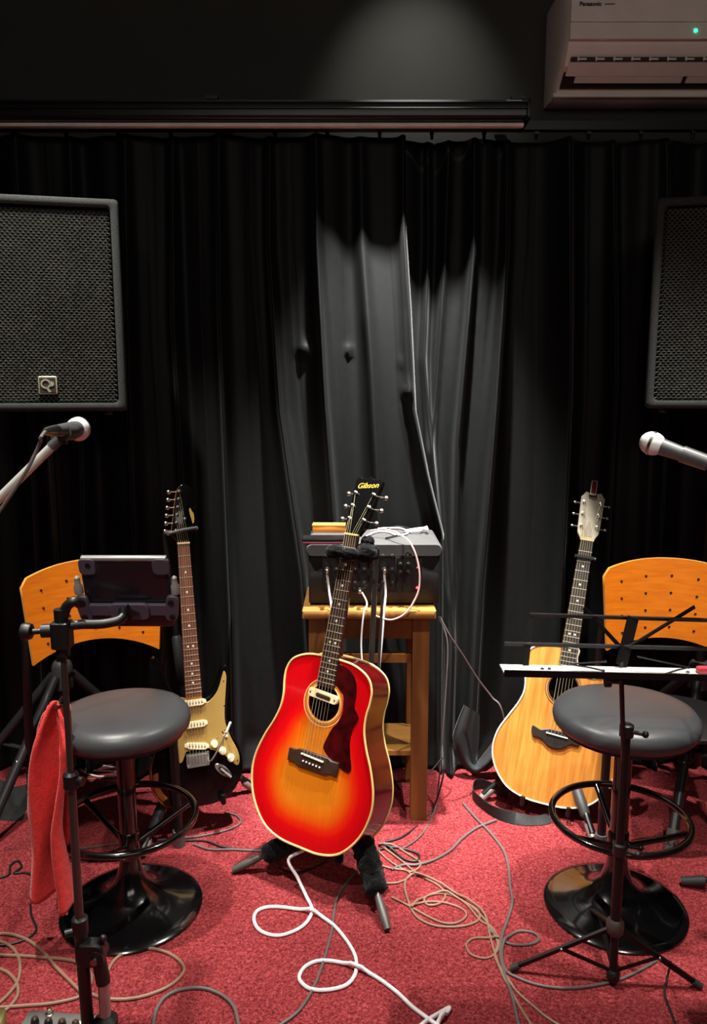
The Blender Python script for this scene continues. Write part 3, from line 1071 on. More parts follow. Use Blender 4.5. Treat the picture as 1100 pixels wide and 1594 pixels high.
def neck(parent, m, y0, y1, w0, w1, z, d=0.02, heel=True):
    """y0: body end, y1: nut"""
    vs, fs = [], []
    n = 9
    secs = []
    for k in range(13):
        t = k / 12
        y = y0 + (y1 - y0) * t
        wd = w0 + (w1 - w0) * t
        dd = d * (1.0 + (1.6 * max(0, 0.18 - t) / 0.18 if heel else 0.3 * max(0, .15 - t) / .15))
        secs.append([Vector((wd / 2 * cos(pi + pi * i / (n - 1)), y, z + dd * sin(pi + pi * i / (n - 1)))) for i in range(n)])
    vs = [p for s in secs for p in s]
    for j in range(12):
        for i in range(n):
            i2 = (i + 1) % n
            fs.append((j * n + i, j * n + i2, (j + 1) * n + i2, (j + 1) * n + i))
    fs.append(tuple(range(n))[::-1])
    fs.append(tuple(range(12 * n, 13 * n)))
    fs = [tuple(f[::-1]) for f in fs]
    return MB().add(vs, fs).build('neck', m, parent, ang=50)
def fretboard(parent, m, yend, ynut, scale, nf, w_end, w_nut, z, dots, dotm, taper_end=False):
    fb = MB().prism([(-w_end / 2, yend), (w_end / 2, yend), (w_nut / 2, ynut), (-w_nut / 2, ynut)], z - 0.006, z, bev=0.0006).build('fretboard', m, parent)
    fm_ = None
    for k in range(1, nf + 1):
        y = ynut - scale * (1 - 2 ** (-k / 12))
        if y < yend + 0.003:
            break
        t = (ynut - y) / (ynut - yend)
        wd = w_nut + (w_end - w_nut) * t
        if fm_ is None:
            o = MB().tube([(-0.5, 0, 0), (0.5, 0, 0)], 0.0011, 6).build('fret', FRET, fb)
            fm_ = o.data
        else:
            o = link_copy(fm_, 'fret', fb)
        o.location = (0, y, z + 0.0004)
        o.scale = (wd, 1, 1)
    dm = None
    for k in dots:
        y = ynut - scale * (1 - 2 ** (-(k - 0.5) / 12)) 
        xs = (-0.009, 0.009) if k == 12 else (0,)
        for x in xs:
            if dm is None:
                o = MB().lathe([(0.0034, 0), (0.0034, 0.0006), (0.0001, 0.0007)], 10).build('inlay', dotm, fb)
                dm = o.data
            else:
                o = link_copy(dm, 'inlay', fb)
            o.location = (x, y, z - 0.0002)
    MB().box((0, ynut + 0.003, z - 0.001), (w_nut + 0.001, 0.005, 0.009)).build('nut', CREAM, parent)
    return fb
def strings(parent, ysad, zsad, wsad, ynut, znut, wnut, posts, r=0.00065):
    for i in range(6):
        u = -0.5 + i / 5
        a = Vector((u * wsad, ysad, zsad))
        b = Vector((u * wnut, ynut + 0.003, znut))
        MB().tube([a, b, posts[i]], r * (1.25 - 0.12 * i), 5).build('string', STRING, parent)

# --- centre: slope-shouldered sunburst acoustic
gc = guitar_root('acoustic_guitar', 'cherry sunburst acoustic guitar with dark red pickguard on the centre stand',
                 [[0.8485, 0.1692, -0.5014], [-0.5283, 0.215, -0.8214], [-0.0312, 0.9618, 0.2718]], [-0.1487, 1.9659, 0.1413], (1.0, 1.0, 1.0))
half = [(0, -.012), (.07, -.009), (.13, .014), (.178, .070), (.200, .135), (.199, .19), (.180, .25), (.156, .30), (.141, .345), (.139, .385), (.144, .42), (.143, .455), (.126, .486), (.085, .507), (.035, .514)]
J = [Vector((x, y, 0)) for x, y in half] + [Vector((-x, y, 0)) for x, y in half[::-1][0:-1]]
JL = [(p.x, p.y) for p in catmull(J, 5, True)]
CHERRY = mat('cherry_lacquer', (74, 8, 10), 0.16, 0, 0.35, var=(20, 0.25), coat=0.12, stretch=(1, 0.2, 1))
def shell(loop, dtop, dbot, ytop, m, parent, back_m=None):
    N = len(loop)
    vs, fs = [], []
    def dp(y):
        return dbot + (dtop - dbot) * max(0, min(1, y / ytop))
    for (ins, k) in ((0, 0), (0, 0.5), (0, 0.97), (0.004, 1.0)):
        nr = loop_normals(loop)
        for p, q in zip(loop, nr):
            vs.append(Vector((p[0] - q[0] * ins, p[1] - q[1] * ins, -dp(p[1]) * k)))
    for l in range(3):
        for i in range(N):
            j = (i + 1) % N
            fs.append((l * N + i, (l + 1) * N + i, (l + 1) * N + j, l * N + j))
    fs.append(tuple(range(3 * N, 4 * N))[::-1])
    return MB().add(vs, fs).build('body', m, parent)
gb = shell(JL, 0.098, 0.122, .514, CHERRY, gc)
soundboard(JL, (0, .388), 0.050, burst_mat(), gc, True)
arc_strip(JL, 0.0005, 0.0032, CREAM, gc)
HOLE_SHADE = mat('hole_shade_dark', (26, 16, 10), .9)  # near-black colour stands in for the shade inside the guitar bodies
MB().prism([(p[0] * .96, .25 + (p[1] - .25) * .96) for p in JL], -.092, -.088).build('hole_shade_panel', HOLE_SHADE, gc)  # added dark panel so the sound hole reads as shaded
def back_loop(loop, dtop, dbot, ytop):
    return [(p[0], p[1], -(dbot + (dtop - dbot) * max(0, min(1, p[1] / ytop)))) for p in loop]
MB().tube(back_loop(JL, 0.098, 0.122, .514), 0.003, 6, closed=True).build('binding', CREAM, gc)
for rr, wd, m_ in ((0.0535, 0.0022, CREAM), (0.0585, 0.0032, mat('rosette_wood', (196, 120, 40), 0.4)), (0.066, 0.0012, CREAM)):
    MB().lathe([(rr - wd, 0.0), (rr - wd, 0.0008), (rr + wd, 0.0008), (rr + wd, 0.0)], 40, None, (0, .388, 0), caps=False).build('rosette', m_, gc)
# pickguard
pg = catmull([(.021, .500, 0), (.06, .497, 0), (.088, .475, 0), (.098, .44, 0), (.100, .40, 0), (.118, .375, 0), (.107, .345, 0), (.103, .31, 0), (.112, .27, 0), (.121, .236, 0), (.108, .224, 0), (.062, .240, 0), (.028, .262, 0), (.024, .28, 0), (.040, .325, 0), (.054, .345, 0), (.064, .375, 0), (.064, .40, 0), (.055, .425, 0), (.03, .445, 0), (.023, .46, 0)], 4, True)
PGM = mat('tortoise_red', (72, 8, 10), 0.10, 0, 0.6, var=(26, 0.7), rgb2=(34, 5, 7), coat=1.0)
lp = [(p.x, p.y) for p in pg]
def ccw(l):
    A = sum(a[0] * b[1] - b[0] * a[1] for a, b in zip(l, l[1:] + l[:1]))
    return l if A > 0 else l[::-1]
MB().prism(ccw(lp), 0.0002, 0.0024, bev=0.0008).build('pickguard', PGM, gc)
# bridge, saddle, pins
bl_ = ccw([(-.083, .207), (-.083, .243), (-.06, .243), (-.05, .248), (.05, .248), (.06, .243), (.083, .243), (.083, .207), (.06, .207), (.045, .200), (-.045, .200), (-.06, .207)])
MB().prism(bl_, 0, 0.0095, bev=0.002).build('bridge', mat('bridge_rosewood', (52, 32, 22), 0.5, var=(50, .3)), gc)
MB().box((0, .236, .011), (.075, .0035, .006), Matrix.Rotation(radians(-3), 3, 'Z')).build('saddle', PEARL, gc)
pin = None
for i in range(6):
    x = -0.028 + 0.0112 * i
    if pin is None:
        o = MB().ball((0, 0, 0), 0.0032, 10, 6).build('bridge_pin', PEARL, gc)
        pin = o.data
    else:
        o = link_copy(pin, 'bridge_pin', gc)
    o.location = (x, .219 - 0.0005 * i, .0105)
# sound-hole pickup
pk = MB().rbox((0, .408, .009), (.098, .024, .011), .007, Matrix.Rotation(radians(-4), 3, 'Z')).build('soundhole_pickup', mat('ivory_pickup', (238, 222, 170), 0.35), gc)
MB().rbox((.003, .407, .015), (.05, .011, .002), .005, Matrix.Rotation(radians(-4), 3, 'Z')).build('pickup_slot', mat('pickup_brown', (60, 40, 26), 0.5), pk)
for i in range(6):
    MB().lathe([(.0026, 0), (.0026, .001), (.0001, .0012)], 8, None, (-.016 + .0076 * i, .4085 - .0005 * i, .016)).build('pole_piece', NICKEL, pk)
for s in (-1, 1):
    MB().lathe([(.0028, 0), (.0022, .0015), (.0001, .0016)], 8, None, (s * .041, .408 - s * .003, .0145)).build('screw', STEEL, pk)
neck(gc, CHERRY, .50, .863, .056, .043, .001, .021)
fretboard(gc, ROSE, .432, .863, .629, 20, .056, .043, .008, (3, 5, 7, 9, 12, 15, 17), PEARL)
Mh = Matrix.Translation((0, .866, -.001)) @ Matrix.Rotation(radians(-15), 4, 'X')
hs = ccw([(p.x, p.y) for p in catmull([(-.0215, 0, 0), (-.026, .012, 0), (-.034, .03, 0), (-.0375, .08, 0), (-.042, .14, 0), (-.0445, .166, 0), (-.036, .178, 0), (-.022, .173, 0), (-.008, .176, 0), (0, .182, 0), (.008, .176, 0), (.022, .173, 0), (.036, .178, 0), (.0445, .166, 0), (.042, .14, 0), (.0375, .08, 0), (.034, .03, 0), (.026, .012, 0), (.0215, 0, 0)], 3)])
def xf(M4, mb):
    mb.v = [(M4 @ p) for p in mb.v]
    return mb
hd = xf(Mh, MB().prism(hs, -.012, .003, bev=.0012)).build('headstock', GLOSSBLK, gc)
gold = mat('gold_script', (232, 176, 60), 0.35, 0.5)
text_part('Gibson', .024, gold, hd, Mh @ Matrix.Translation((0, .152, .0032)) @ Matrix.Rotation(radians(8), 4, 'Z'), shear=0.35, bold=.0001)
def tuners(parent, M4, pos, side_fn, button_m, post_m, off=.028, br=.0085):
    pts = []
    pegm = {}
    for (x, y) in pos:
        s = side_fn(x)
        tp = xf(M4 @ Matrix.Translation((x, y, 0)), MB().lathe([(.0055, .003), (.0055, .006), (.0035, .0065), (.0035, .012), (.0045, .0135), (.0001, .015)], 12))
        tp.build('string_post', post_m, parent)
        ex = s * off
        bt = MB().cyl((s * .010, 0, -.008), (ex * .9, 0, -.008), .0024, 8)
        bt.ball((ex + s * br * .6, 0, -.008), br, 12, 8, (1.0, .85, .5))
        xf(M4 @ Matrix.Translation((x, y, 0)), bt).build('tuning_peg', button_m, parent)
        pts.append(M4 @ Vector((x, y, .009)))
    return pts
posts = tuners(gc, Mh, [(-.024, .045), (-.027, .085), (-.030, .125), (.030, .125), (.027, .085), (.024, .045)], lambda x: 1 if x > 0 else -1, NICKEL, NICKEL)
strings(gc, .236, .0145, .056, .863, .0125, .036, posts)
MB().cyl((0, -.001, -.05), (0, -.012, -.05), .006, 10).build('strap_button', NICKEL, gc)

# --- right: natural cutaway acoustic
gr = guitar_root('acoustic_guitar', 'natural spruce cutaway acoustic guitar behind the right bar stool',
                 [[0.9542, 0.1876, -0.2331], [-0.2771, 0.26, -0.925], [-0.1129, 0.9472, 0.3001]], [0.6241, 2.3307, 0.0481], (0.968, 1.0076, 1.0))
left = [(0, 0), (-.07, .004), (-.135, .027), (-.182, .078), (-.201, .135), (-.193, .195), (-.166, .25), (-.140, .298), (-.127, .34), (-.130, .38), (-.141, .42), (-.142, .455), (-.120, .487), (-.075, .505), (-.028, .508)]
right = [(.028, .508), (.029, .478), (.038, .448), (.06, .428), (.09, .424), (.118, .432), (.137, .425), (.142, .40), (.133, .365), (.128, .335), (.140, .298), (.166, .25), (.193, .195), (.201, .135), (.182, .078), (.135, .027), (.07, .004)]
TL = ccw([(p.x, p.y) for p in catmull([Vector((x, y, 0)) for x, y in left + right], 4, True)])
SAPELE = mat('sapele', (98, 52, 26), 0.3, 0, 0.5, var=(30, .3), coat=.5)
shell(TL, 0.10, 0.117, .508, SAPELE, gr)
soundboard(TL, (0, .372), .0495, wood_top_mat('spruce_top', (174, 104, 36), (208, 140, 62), 60, .36, .2), gr, False, 6)
MB().prism([(p[0] * .96, .25 + (p[1] - .25) * .96) for p in TL], -.092, -.088).build('hole_shade_panel', HOLE_SHADE, gr)  # same added panel, shade behind this sound hole
arc_strip(TL, .0005, .0028, mat('white_binding', (236, 226, 206), .4), gr)
for rr, wd, m_ in ((.052, .0014, EBONY), (.0575, .0022, mat('rosette_tan', (150, 108, 62), .4)), (.0605, .0008, EBONY)):
    MB().lathe([(rr - wd, 0.0), (rr - wd, .0008), (rr + wd, .0008), (rr + wd, 0.0)], 36, None, (0, .372, 0), caps=False).build('rosette', m_, gr)
bt_ = ccw([(p.x, p.y) for p in catmull([(-.082, .236, 0), (-.055, .229, 0), (-.03, .236, 0), (0, .236, 0), (.03, .236, 0), (.055, .229, 0), (.082, .236, 0), (.077, .205, 0), (.05, .203, 0), (.025, .185, 0), (0, .180, 0), (-.025, .185, 0), (-.05, .203, 0), (-.077, .205, 0)], 3, True)])
br_ = MB().prism(bt_, 0, .009, bev=.0015).build('bridge', EBONY, gr)
MB().box((.002, .222, .0105), (.072, .0035, .005), Matrix.Rotation(radians(-3), 3, 'Z')).build('saddle', PEARL, gr)
for i in range(6):
    MB().rbox((-.027 + .0108 * i, .203, .0092), (.003, .014, .001), .0014).build('string_slot', mat('slot_black', (6, 6, 6), .6), br_)
neck(gr, mat('mahogany_neck', (120, 70, 38), .4), .49, .867, .056, .0445, .001, .021)
fretboard(gr, EBONY, .418, .867, .648, 20, .056, .0445, .008, (3, 5, 7, 9, 12, 15), PEARL)
Mt = Matrix.Translation((0, .870, -.001)) @ Matrix.Rotation(radians(-14), 4, 'X')
th_ = ccw([(p.x, p.y) for p in [Vector(q) for q in [(-.0222, 0, 0), (-.026, .008, 0), (-.036, .026, 0), (-.0375, .045, 0), (-.0405, .155, 0), (-.0255, .176, 0), (-.012, .172, 0), (0, .180, 0), (.012, .172, 0), (.0255, .176, 0), (.0405, .155, 0), (.0375, .045, 0), (.036, .026, 0), (.026, .008, 0), (.0222, 0, 0)]]])
MAPLE = mat('pale_headstock', (164, 154, 130), .35, 0, .5, var=(30, .08), coat=.4)
hd2 = xf(Mt, MB().prism(th_, -.012, .003, bev=.001)).build('headstock', MAPLE, gr)
trl = ccw([(-.010, .012), (.012, .012), (.011, .04), (.006, .052), (.003, .066), (-.004, .066), (-.007, .05), (-.012, .038)])
xf(Mt, MB().prism(trl, .003, .0038)).build('truss_rod_cover', mat('cover_taupe', (140, 124, 104), .4), hd2)
posts = tuners(gr, Mt, [(-.026, .048), (-.027, .092), (-.028, .135), (.028, .135), (.027, .092), (.026, .048)], lambda x: 1 if x > 0 else -1, STEEL, NICKEL, .026, .007)
strings(gr, .222, .0135, .056, .867, .0125, .036, posts)
# clip-on tuner and capo are things of their own
def child_world(root, pts):
    return [root.matrix_world @ Vector(p) for p in pts]
bpy.context.view_layer.update()
Wr = gr.matrix_world
def placed(name, label, cat, M4):
    o = thing(name, label, cat)
    o.matrix_world = M4
    return o
tu = placed('clip_on_tuner', 'red clip-on tuner on top of the pale guitar headstock', 'tuner', Wr @ Mt @ Matrix.Translation((-.003, .165, .006)))
MB().rbox((0, .022, .006), (.021, .055, .010), .003).build('case', mat('tuner_frame', (170, 160, 150), .4, .4), tu)
MB().rbox((0, .024, .0115), (.016, .046, .002), .002).build('screen', mat('tuner_red', (92, 18, 20), .2, 0, .6, coat=.5), tu)
MB().box((0, -.004, .0035), (.026, .008, .005)).box((.01, -.004, -.008), (.008, .008, .026)).build('clip', BLACKP, tu)
yc = .867 - .648 * (1 - 2 ** (-1.55 / 12))
cp = placed('capo', 'black capo clamped on the natural guitar neck', 'capo', Wr @ Matrix.Translation((0, yc, .008)))
MB().rbox((0.004, 0, .008), (.064, .009, .009), .004).build('bar', BLACKP, cp)
MB().box((-.029, 0, -.006), (.006, .009, .03)).box((0, 0, -.028), (.062, .010, .008)).build('lower_jaw', BLACKP, cp)
MB().cyl((.033, 0, .008), (.033, 0, -.028), .004, 8).ball((.036, -.002, .006), .006, 8, 6).build('screw', STEEL, cp)

# --- left: black double-cutaway electric
ge = guitar_root('electric_guitar', 'black electric guitar with gold pickguard behind the left bar stool',
                 [[0.9373, -0.0749, 0.3405], [0.3486, 0.1907, -0.9177], [0.0038, 0.9788, 0.2048]], [-0.4772, 2.2376, 0.0917], (0.90, 1.0233, 1.0))
so_ = [(0, 0), (.06, .003), (.115, .026), (.150, .072), (.159, .118), (.148, .165), (.126, .208), (.113, .245), (.115, .29), (.125, .345), (.130, .392), (.122, .420), (.106, .414), (.090, .376), (.064, .338), (.034, .326), (0, .325), (-.034, .336), (-.064, .355), (-.086, .395), (-.102, .445), (-.122, .470), (-.141, .456), (-.146, .395), (-.136, .320), (-.121, .265), (-.122, .225), (-.143, .175), (-.162, .12), (-.156, .065), (-.12, .021), (-.06, .003)]
SL = ccw([(p.x, p.y) for p in catmull([Vector((x, y, 0)) for x, y in so_], 4, True)])
MB().layers(SL, [(.005, -.045), (.0015, -.042), (0, -.037), (0, -.008), (.0016, -.003), (.006, 0)]).build('body', GLOSSBLK, ge, ang=24)
# worn forearm edge showing bare wood
WORN = mat('bare_alder', (206, 122, 52), .5, 0, .4, var=(40, .2), coat=.2)
nrm = loop_normals(SL)
sel = [i for i in range(len(SL)) if SL[i][0] < -.045 and SL[i][1] < .20]
sel.sort(key=lambda i: -SL[i][1])
vs, fs = [], []
for a, i in enumerate(sel):
    p, q = SL[i], nrm[i]
    tp = min(1, a / 5) * min(1, (len(sel) - 1 - a) / 5)
    for (ins, z) in ((-.0012, -.030), (-.0014, -.006), (.0004, -.0006), (.008 + .018 * tp, .0014)):
        z2 = -.014 + (z + .014) * (0.25 + 0.75 * tp)
        vs.append((p[0] - q[0] * ins, p[1] - q[1] * ins, z2 if tp < 1 else z))
for a in range(len(sel) - 1):
    for k in range(3):
        fs.append((a * 4 + k, a * 4 + k + 1, (a + 1) * 4 + k + 1, (a + 1) * 4 + k))
MB().add(vs, fs).build('worn_edge', WORN, ge)
pgs = catmull([(-.034, .336, 0), (-.052, .338, 0), (-.056, .322, 0), (-.05, .305, 0), (-.06, .27, 0), (-.066, .235, 0), (-.072, .205, 0), (-.082, .175, 0), (-.076, .150, 0), (-.056, .142, 0), (-.044, .160, 0), (-.036, .172, 0), (0, .174, 0), (.036, .174, 0), (.046, .168, 0), (.07, .158, 0), (.10, .138, 0), (.126, .112, 0), (.140, .108, 0), (.146, .126, 0), (.140, .155, 0), (.118, .20, 0), (.104, .245, 0), (.106, .29, 0), (.114, .345, 0), (.119, .385, 0), (.112, .402, 0), (.103, .385, 0), (.086, .346, 0), (.06, .320, 0), (.034, .314, 0)], 3, True)
pgo = MB().prism(ccw([(p.x, p.y) for p in pgs]), 0.0, .0026, bev=.0008).build('pickguard', mat('gold_anodised', (186, 152, 84), .36, 0.35, .5, var=(9, .08)), ge)
CREAMP = mat('cream_plastic', (240, 228, 190), .4)
for (y, ang) in ((.318, 0), (.252, 0), (.186, -9)):
    R3 = Matrix.Rotation(radians(ang), 3, 'Z')
    pu = MB()
    pu.rbox((0, y, .007), (.07, .0185, .010), .008, R3)
    pu.prism(ccw([(-.042, -.004), (-.042, .004), (-.034, .0085), (.034, .0085), (.042, .004), (.042, -.004), (.034, -.0085), (-.034, -.0085)]), .0026, .0045, R3.to_4x4(), (0, y, 0))
    po = pu.build('pickup', CREAMP, ge)
    for i in range(6):
        q = R3 @ Vector((-.026 + .0104 * i, 0, 0))
        MB().lathe([(.0024, 0), (.0024, .0012), (.0001, .0014)], 8, None, (q.x, y + q.y, .0118)).build('pole_piece', STEEL, po)
for (x, y) in ((.060, .183), (.088, .158), (.115, .133)):
    kn = MB().lathe([(.0125, 0), (.0125, .004), (.0092, .007), (.0085, .015), (.0001, .0155)], 18, None, (x, y, .0026)).build('control_knob', CREAMP, ge)
swt = MB().box((.098, .205, .010), (.004, .005, .018), Matrix.Rotation(radians(20), 3, 'Y')).ball((.101, .205, .020), .006, 10, 6).build('selector_switch', CREAMP, ge)
MB().box((.098, .205, .003), (.004, .03, .001), Matrix.Rotation(radians(28), 3, 'Z')).build('switch_slot', BLACKP, ge)
for (x, y) in ((.108, .372), (.104, .296), (.10, .222), (.072, .20), (-.066, .158), (.138, .122), (.03, .322), (-.045, .33)):
    MB().lathe([(.0028, 0), (.002, .0012), (.0001, .0014)], 8, None, (x, y, .0026)).build('screw', NICKEL, pgo)
# tremolo bridge
tb = MB().box((0, .148, .005), (.078, .034, .006)).build('bridge', CHROME, ge)
for i in range(6):
    MB().box((-.0265 + .0106 * i, .147, .0105), (.0095, .026, .006)).build('saddle', CHROME, tb)
MB().box((0, .128, .008), (.076, .006, .012)).build('bridge_tail', CHROME, tb)
arm = catmull([(.034, .140, .010), (.038, .139, .028), (.052, .155, .036), (.078, .19, .040), (.098, .222, .044), (.108, .240, .046)], 5)
to = MB().tube(arm, .0026, 8).build('tremolo_arm', CHROME, ge)
MB().cyl((.098, .222, .044), (.1125, .249, .047), .0046, 10).ball((.1125, .249, .047), .0046, 10, 6).build('arm_tip', WHITEP, to)
# boat-shaped jack plate with a plug
Rj = Matrix.Rotation(radians(-38), 3, 'Z')
jl = [(.034 * cos(a), .0135 * sin(a) * (1 if True else 1)) for a in [2 * pi * k / 28 for k in range(28)]]
MB().prism(jl, 0, .003, Rj, (.085, .098, 0), bev=.001).build('jack_plate', CHROME, ge)
MB().prism([(x * .6 + .002, y * .6) for x, y in jl], .003, .0034, Rj, (.085, .098, 0)).build('jack_recess', mat('recess_dark', (30, 28, 27), .3, .5), ge)
MB().cyl(Rj @ Vector((-.012, 0, 0)) + Vector((.085, .098, .003)), Rj @ Vector((.032, -.002, 0)) + Vector((.085, .098, .016)), .005, 10).build('jack_plug', CHROME, ge)
neck(ge, mat('maple_neck', (206, 140, 66), .35, 0, .5, coat=.4), .325, .805, .056, .042, .004, .019, False)
fretboard(ge, ROSE2, .338, .805, .648, 21, .056, .042, .010, (3, 5, 7, 9, 12, 15, 17, 19), PEARL)
Ms = Matrix.Translation((0, .808, .001)) @ Matrix.Rotation(radians(-2), 4, 'X')
sh = ccw([(p.x, p.y) for p in catmull([(-.021, 0, 0), (-.024, .012, 0), (-.034, .024, 0), (-.038, .034, 0), (-.030, .075, 0), (-.022, .115, 0), (-.014, .150, 0), (-.004, .172, 0), (.014, .183, 0), (.034, .178, 0), (.048, .160, 0), (.054, .136, 0), (.050, .112, 0), (.040, .092, 0), (.042, .070, 0), (.045, .050, 0), (.038, .030, 0), (.026, .014, 0), (.021, 0, 0)], 3)])
xf(Ms, MB().layers(sh, [(0.001, -.014), (0, -.012), (0, .0028)], front=False)).build('headstock', mat('maple_head', (214, 140, 66), .4, 0, .5, coat=.3), ge)
hf = xf(Ms, MB().layers(sh, [(0, .0028), (.0012, .0036)], back=False)).build('headstock_face', GLOSSBLK, ge)
dec = ccw([(.028, .104), (.033, .108), (.037, .098), (.043, .09), (.044, .075), (.042, .062), (.037, .058), (.034, .072), (.030, .088)])
xf(Ms, MB().prism(dec, .0036, .0041)).build('headstock_decal', mat('gold_decal', (176, 140, 66), .4, .3), hf)
sp_ = [(-.022 + .0042 * i, .040 + .0242 * i) for i in range(6)]
posts = tuners(ge, Ms, sp_, lambda x: -1, NICKEL, NICKEL, .030, .0085)
xf(Ms, MB().lathe([(.005, .003), (.005, .008), (.0001, .009)], 10, None, (.012, .075, 0))).build('string_tree', NICKEL, ge)
strings(ge, .150, .0135, .053, .805, .0135, .035, posts)

# ------------------------------------------------------------------ guitar stands
FUR = mat('black_fur', (16, 16, 17), .95, 0, .1, var=(200, .5), bump=(260, 1.0, .006), sheen=.12)
def fur_sleeve(a, b, r, name, parent, off, seed=1):
    a, b = Vector(a), Vector(b)
    rnd = random.Random(seed)
    n, m = 22, 26
    ax = (b - a).normalized()
    u = ax.orthogonal().normalized()
    v = ax.cross(u)
    vs, fs = [], []
    for j in range(m + 1):
        t = j / m
        for k in range(n):
            an = 2 * pi * k / n
            rr = r * (1 + .16 * sin(5 * an + 9 * t * 3) * sin(17 * t) + .22 * (rnd.random() - .5))
            if j in (0, m):
                rr *= .62
            vs.append(a + (b - a) * t + (u * cos(an) + v * sin(an)) * rr)
    for j in range(m):
        for k in range(n):
            k2 = (k + 1) % n
            fs.append((j * n + k, j * n + k2, (j + 1) * n + k2, (j + 1) * n + k))
    fs.append(tuple(range(n))[::-1])
    fs.append(tuple(range(m * n, (m + 1) * n)))
    return MB().add(vs, fs).build(name, FUR, parent, off, ang=180)
def Wp(root, p):
    return root.matrix_world @ Vector(p)

# centre stand
ft_l, ft_r = fl(368, 1352, .014), fl(601, 1440, .014)
hubc = Vector((0.045, 2.215, 0.36))
st = thing('guitar_stand', 'guitar stand with black furry leg covers under the sunburst guitar', 'guitar stand', (hubc.x, hubc.y, 0))
O3 = Vector((hubc.x, hubc.y, 0))
ft_b = Vector((0.16, 2.50, 0.014))
pole_top = at(585, 868, 2.26)
neckp = Wp(gc, (0, .845, -.02))
MB().cyl(hubc, pole_top, .0085, 12).build('upright', DKCHROME, st, O3)
MB().cyl(hubc + Vector((.022, .004, 0)), at(596, 905, 2.262), .0045, 8).build('upright_rod', DKCHROME, st, O3)
MB().lathe([(.016, -.04), (.024, -.03), (.024, .03), (.016, .04)], 14, None, hubc).build('hub', BLACKP, st, O3)
yokec = pole_top + Vector((0, -.005, .03))
MB().cyl(pole_top, yokec, .010, 10).cyl(yokec, neckp + Vector((.03, .02, 0)), .007, 8).build('neck_arm', BLACKM, st, O3)
# scrunched cloth cover around the neck fork
def ruffle(c, rx, rz, ry, seed, name):
    rnd = random.Random(seed)
    n, m = 20, 12
    vs, fs = [], []
    for j in range(m + 1):
        ph = pi * j / m
        for k in range(n):
            an = 2 * pi * k / n
            q = 1 + .18 * sin(7 * an + 3 * ph + seed) + .12 * (rnd.random() - .5)
            s = max(.02, sin(ph))
            vs.append(c + Vector((rx * cos(ph), ry * s * cos(an) * q, rz * s * sin(an) * q)))
    for j in range(m):
        for k in range(n):
            k2 = (k + 1) % n
            fs.append((j * n + k, (j + 1) * n + k, (j + 1) * n + k2, j * n + k2))
    fs.append(tuple(range(n)))
    fs.append(tuple(range(m * n, (m + 1) * n))[::-1])
    return MB().add(vs, fs).build(name, FUR, st, O3, ang=180)
nk = Wp(gc, (0, .822, .0))
ruffle(nk + Vector((-.042, -.022, .0)), .028, .019, .022, 2, 'neck_cover')
ruffle(nk + Vector((-.004, -.026, -.006)), .030, .016, .012, 3, 'neck_cover')
ruffle(nk + Vector((.046, .0, -.008)), .032, .028, .026, 5, 'neck_cover')
ruffle(nk + Vector((.05, .012, .022)), .020, .016, .016, 8, 'neck_cover')
# legs with furry sleeves, cradle under the body
botL, botR = Wp(gc, (-.09, -.014, -.05)), Wp(gc, (.10, -.006, -.05))
knee = Vector((0.0, 2.08, .17))
MB().cyl(hubc, knee, .011, 10).build('lower_tube', DKCHROME, st, O3)
for (ft, sd) in ((ft_l, 11), (ft_r, 12)):
    d = (ft - knee).normalized()
    lg = MB().cyl(knee, ft - d * .01, .009, 10).build('leg', DKCHROME, st, O3)
    L = (ft - knee).length
    fur_sleeve(knee + d * .05, ft - d * .085, .027 if sd == 11 else .031, 'fur_cover', lg, O3, sd)
    MB().tube([ft - d * .075, ft - d * .055, ft - d * .02, ft + d * .012], [.009, .0115, .0125, .009], 14).build('rubber_foot', mat('foot_grey', (86, 84, 80), .45, .3), lg, O3)
MB().cyl(hubc - Vector((0, 0, .02)), ft_b, .010, 10).build('leg', DKCHROME, st, O3)
for b in (botL, botR):
    fur_sleeve(b + Vector((0, .03, -.004)), b + Vector((0, -.03, -.006)), .011, 'cradle_pad', st, O3, 21)
    MB().cyl(knee, b + Vector((0, .03, -.004)), .007, 8).build('cradle_arm', DKCHROME, st, O3)

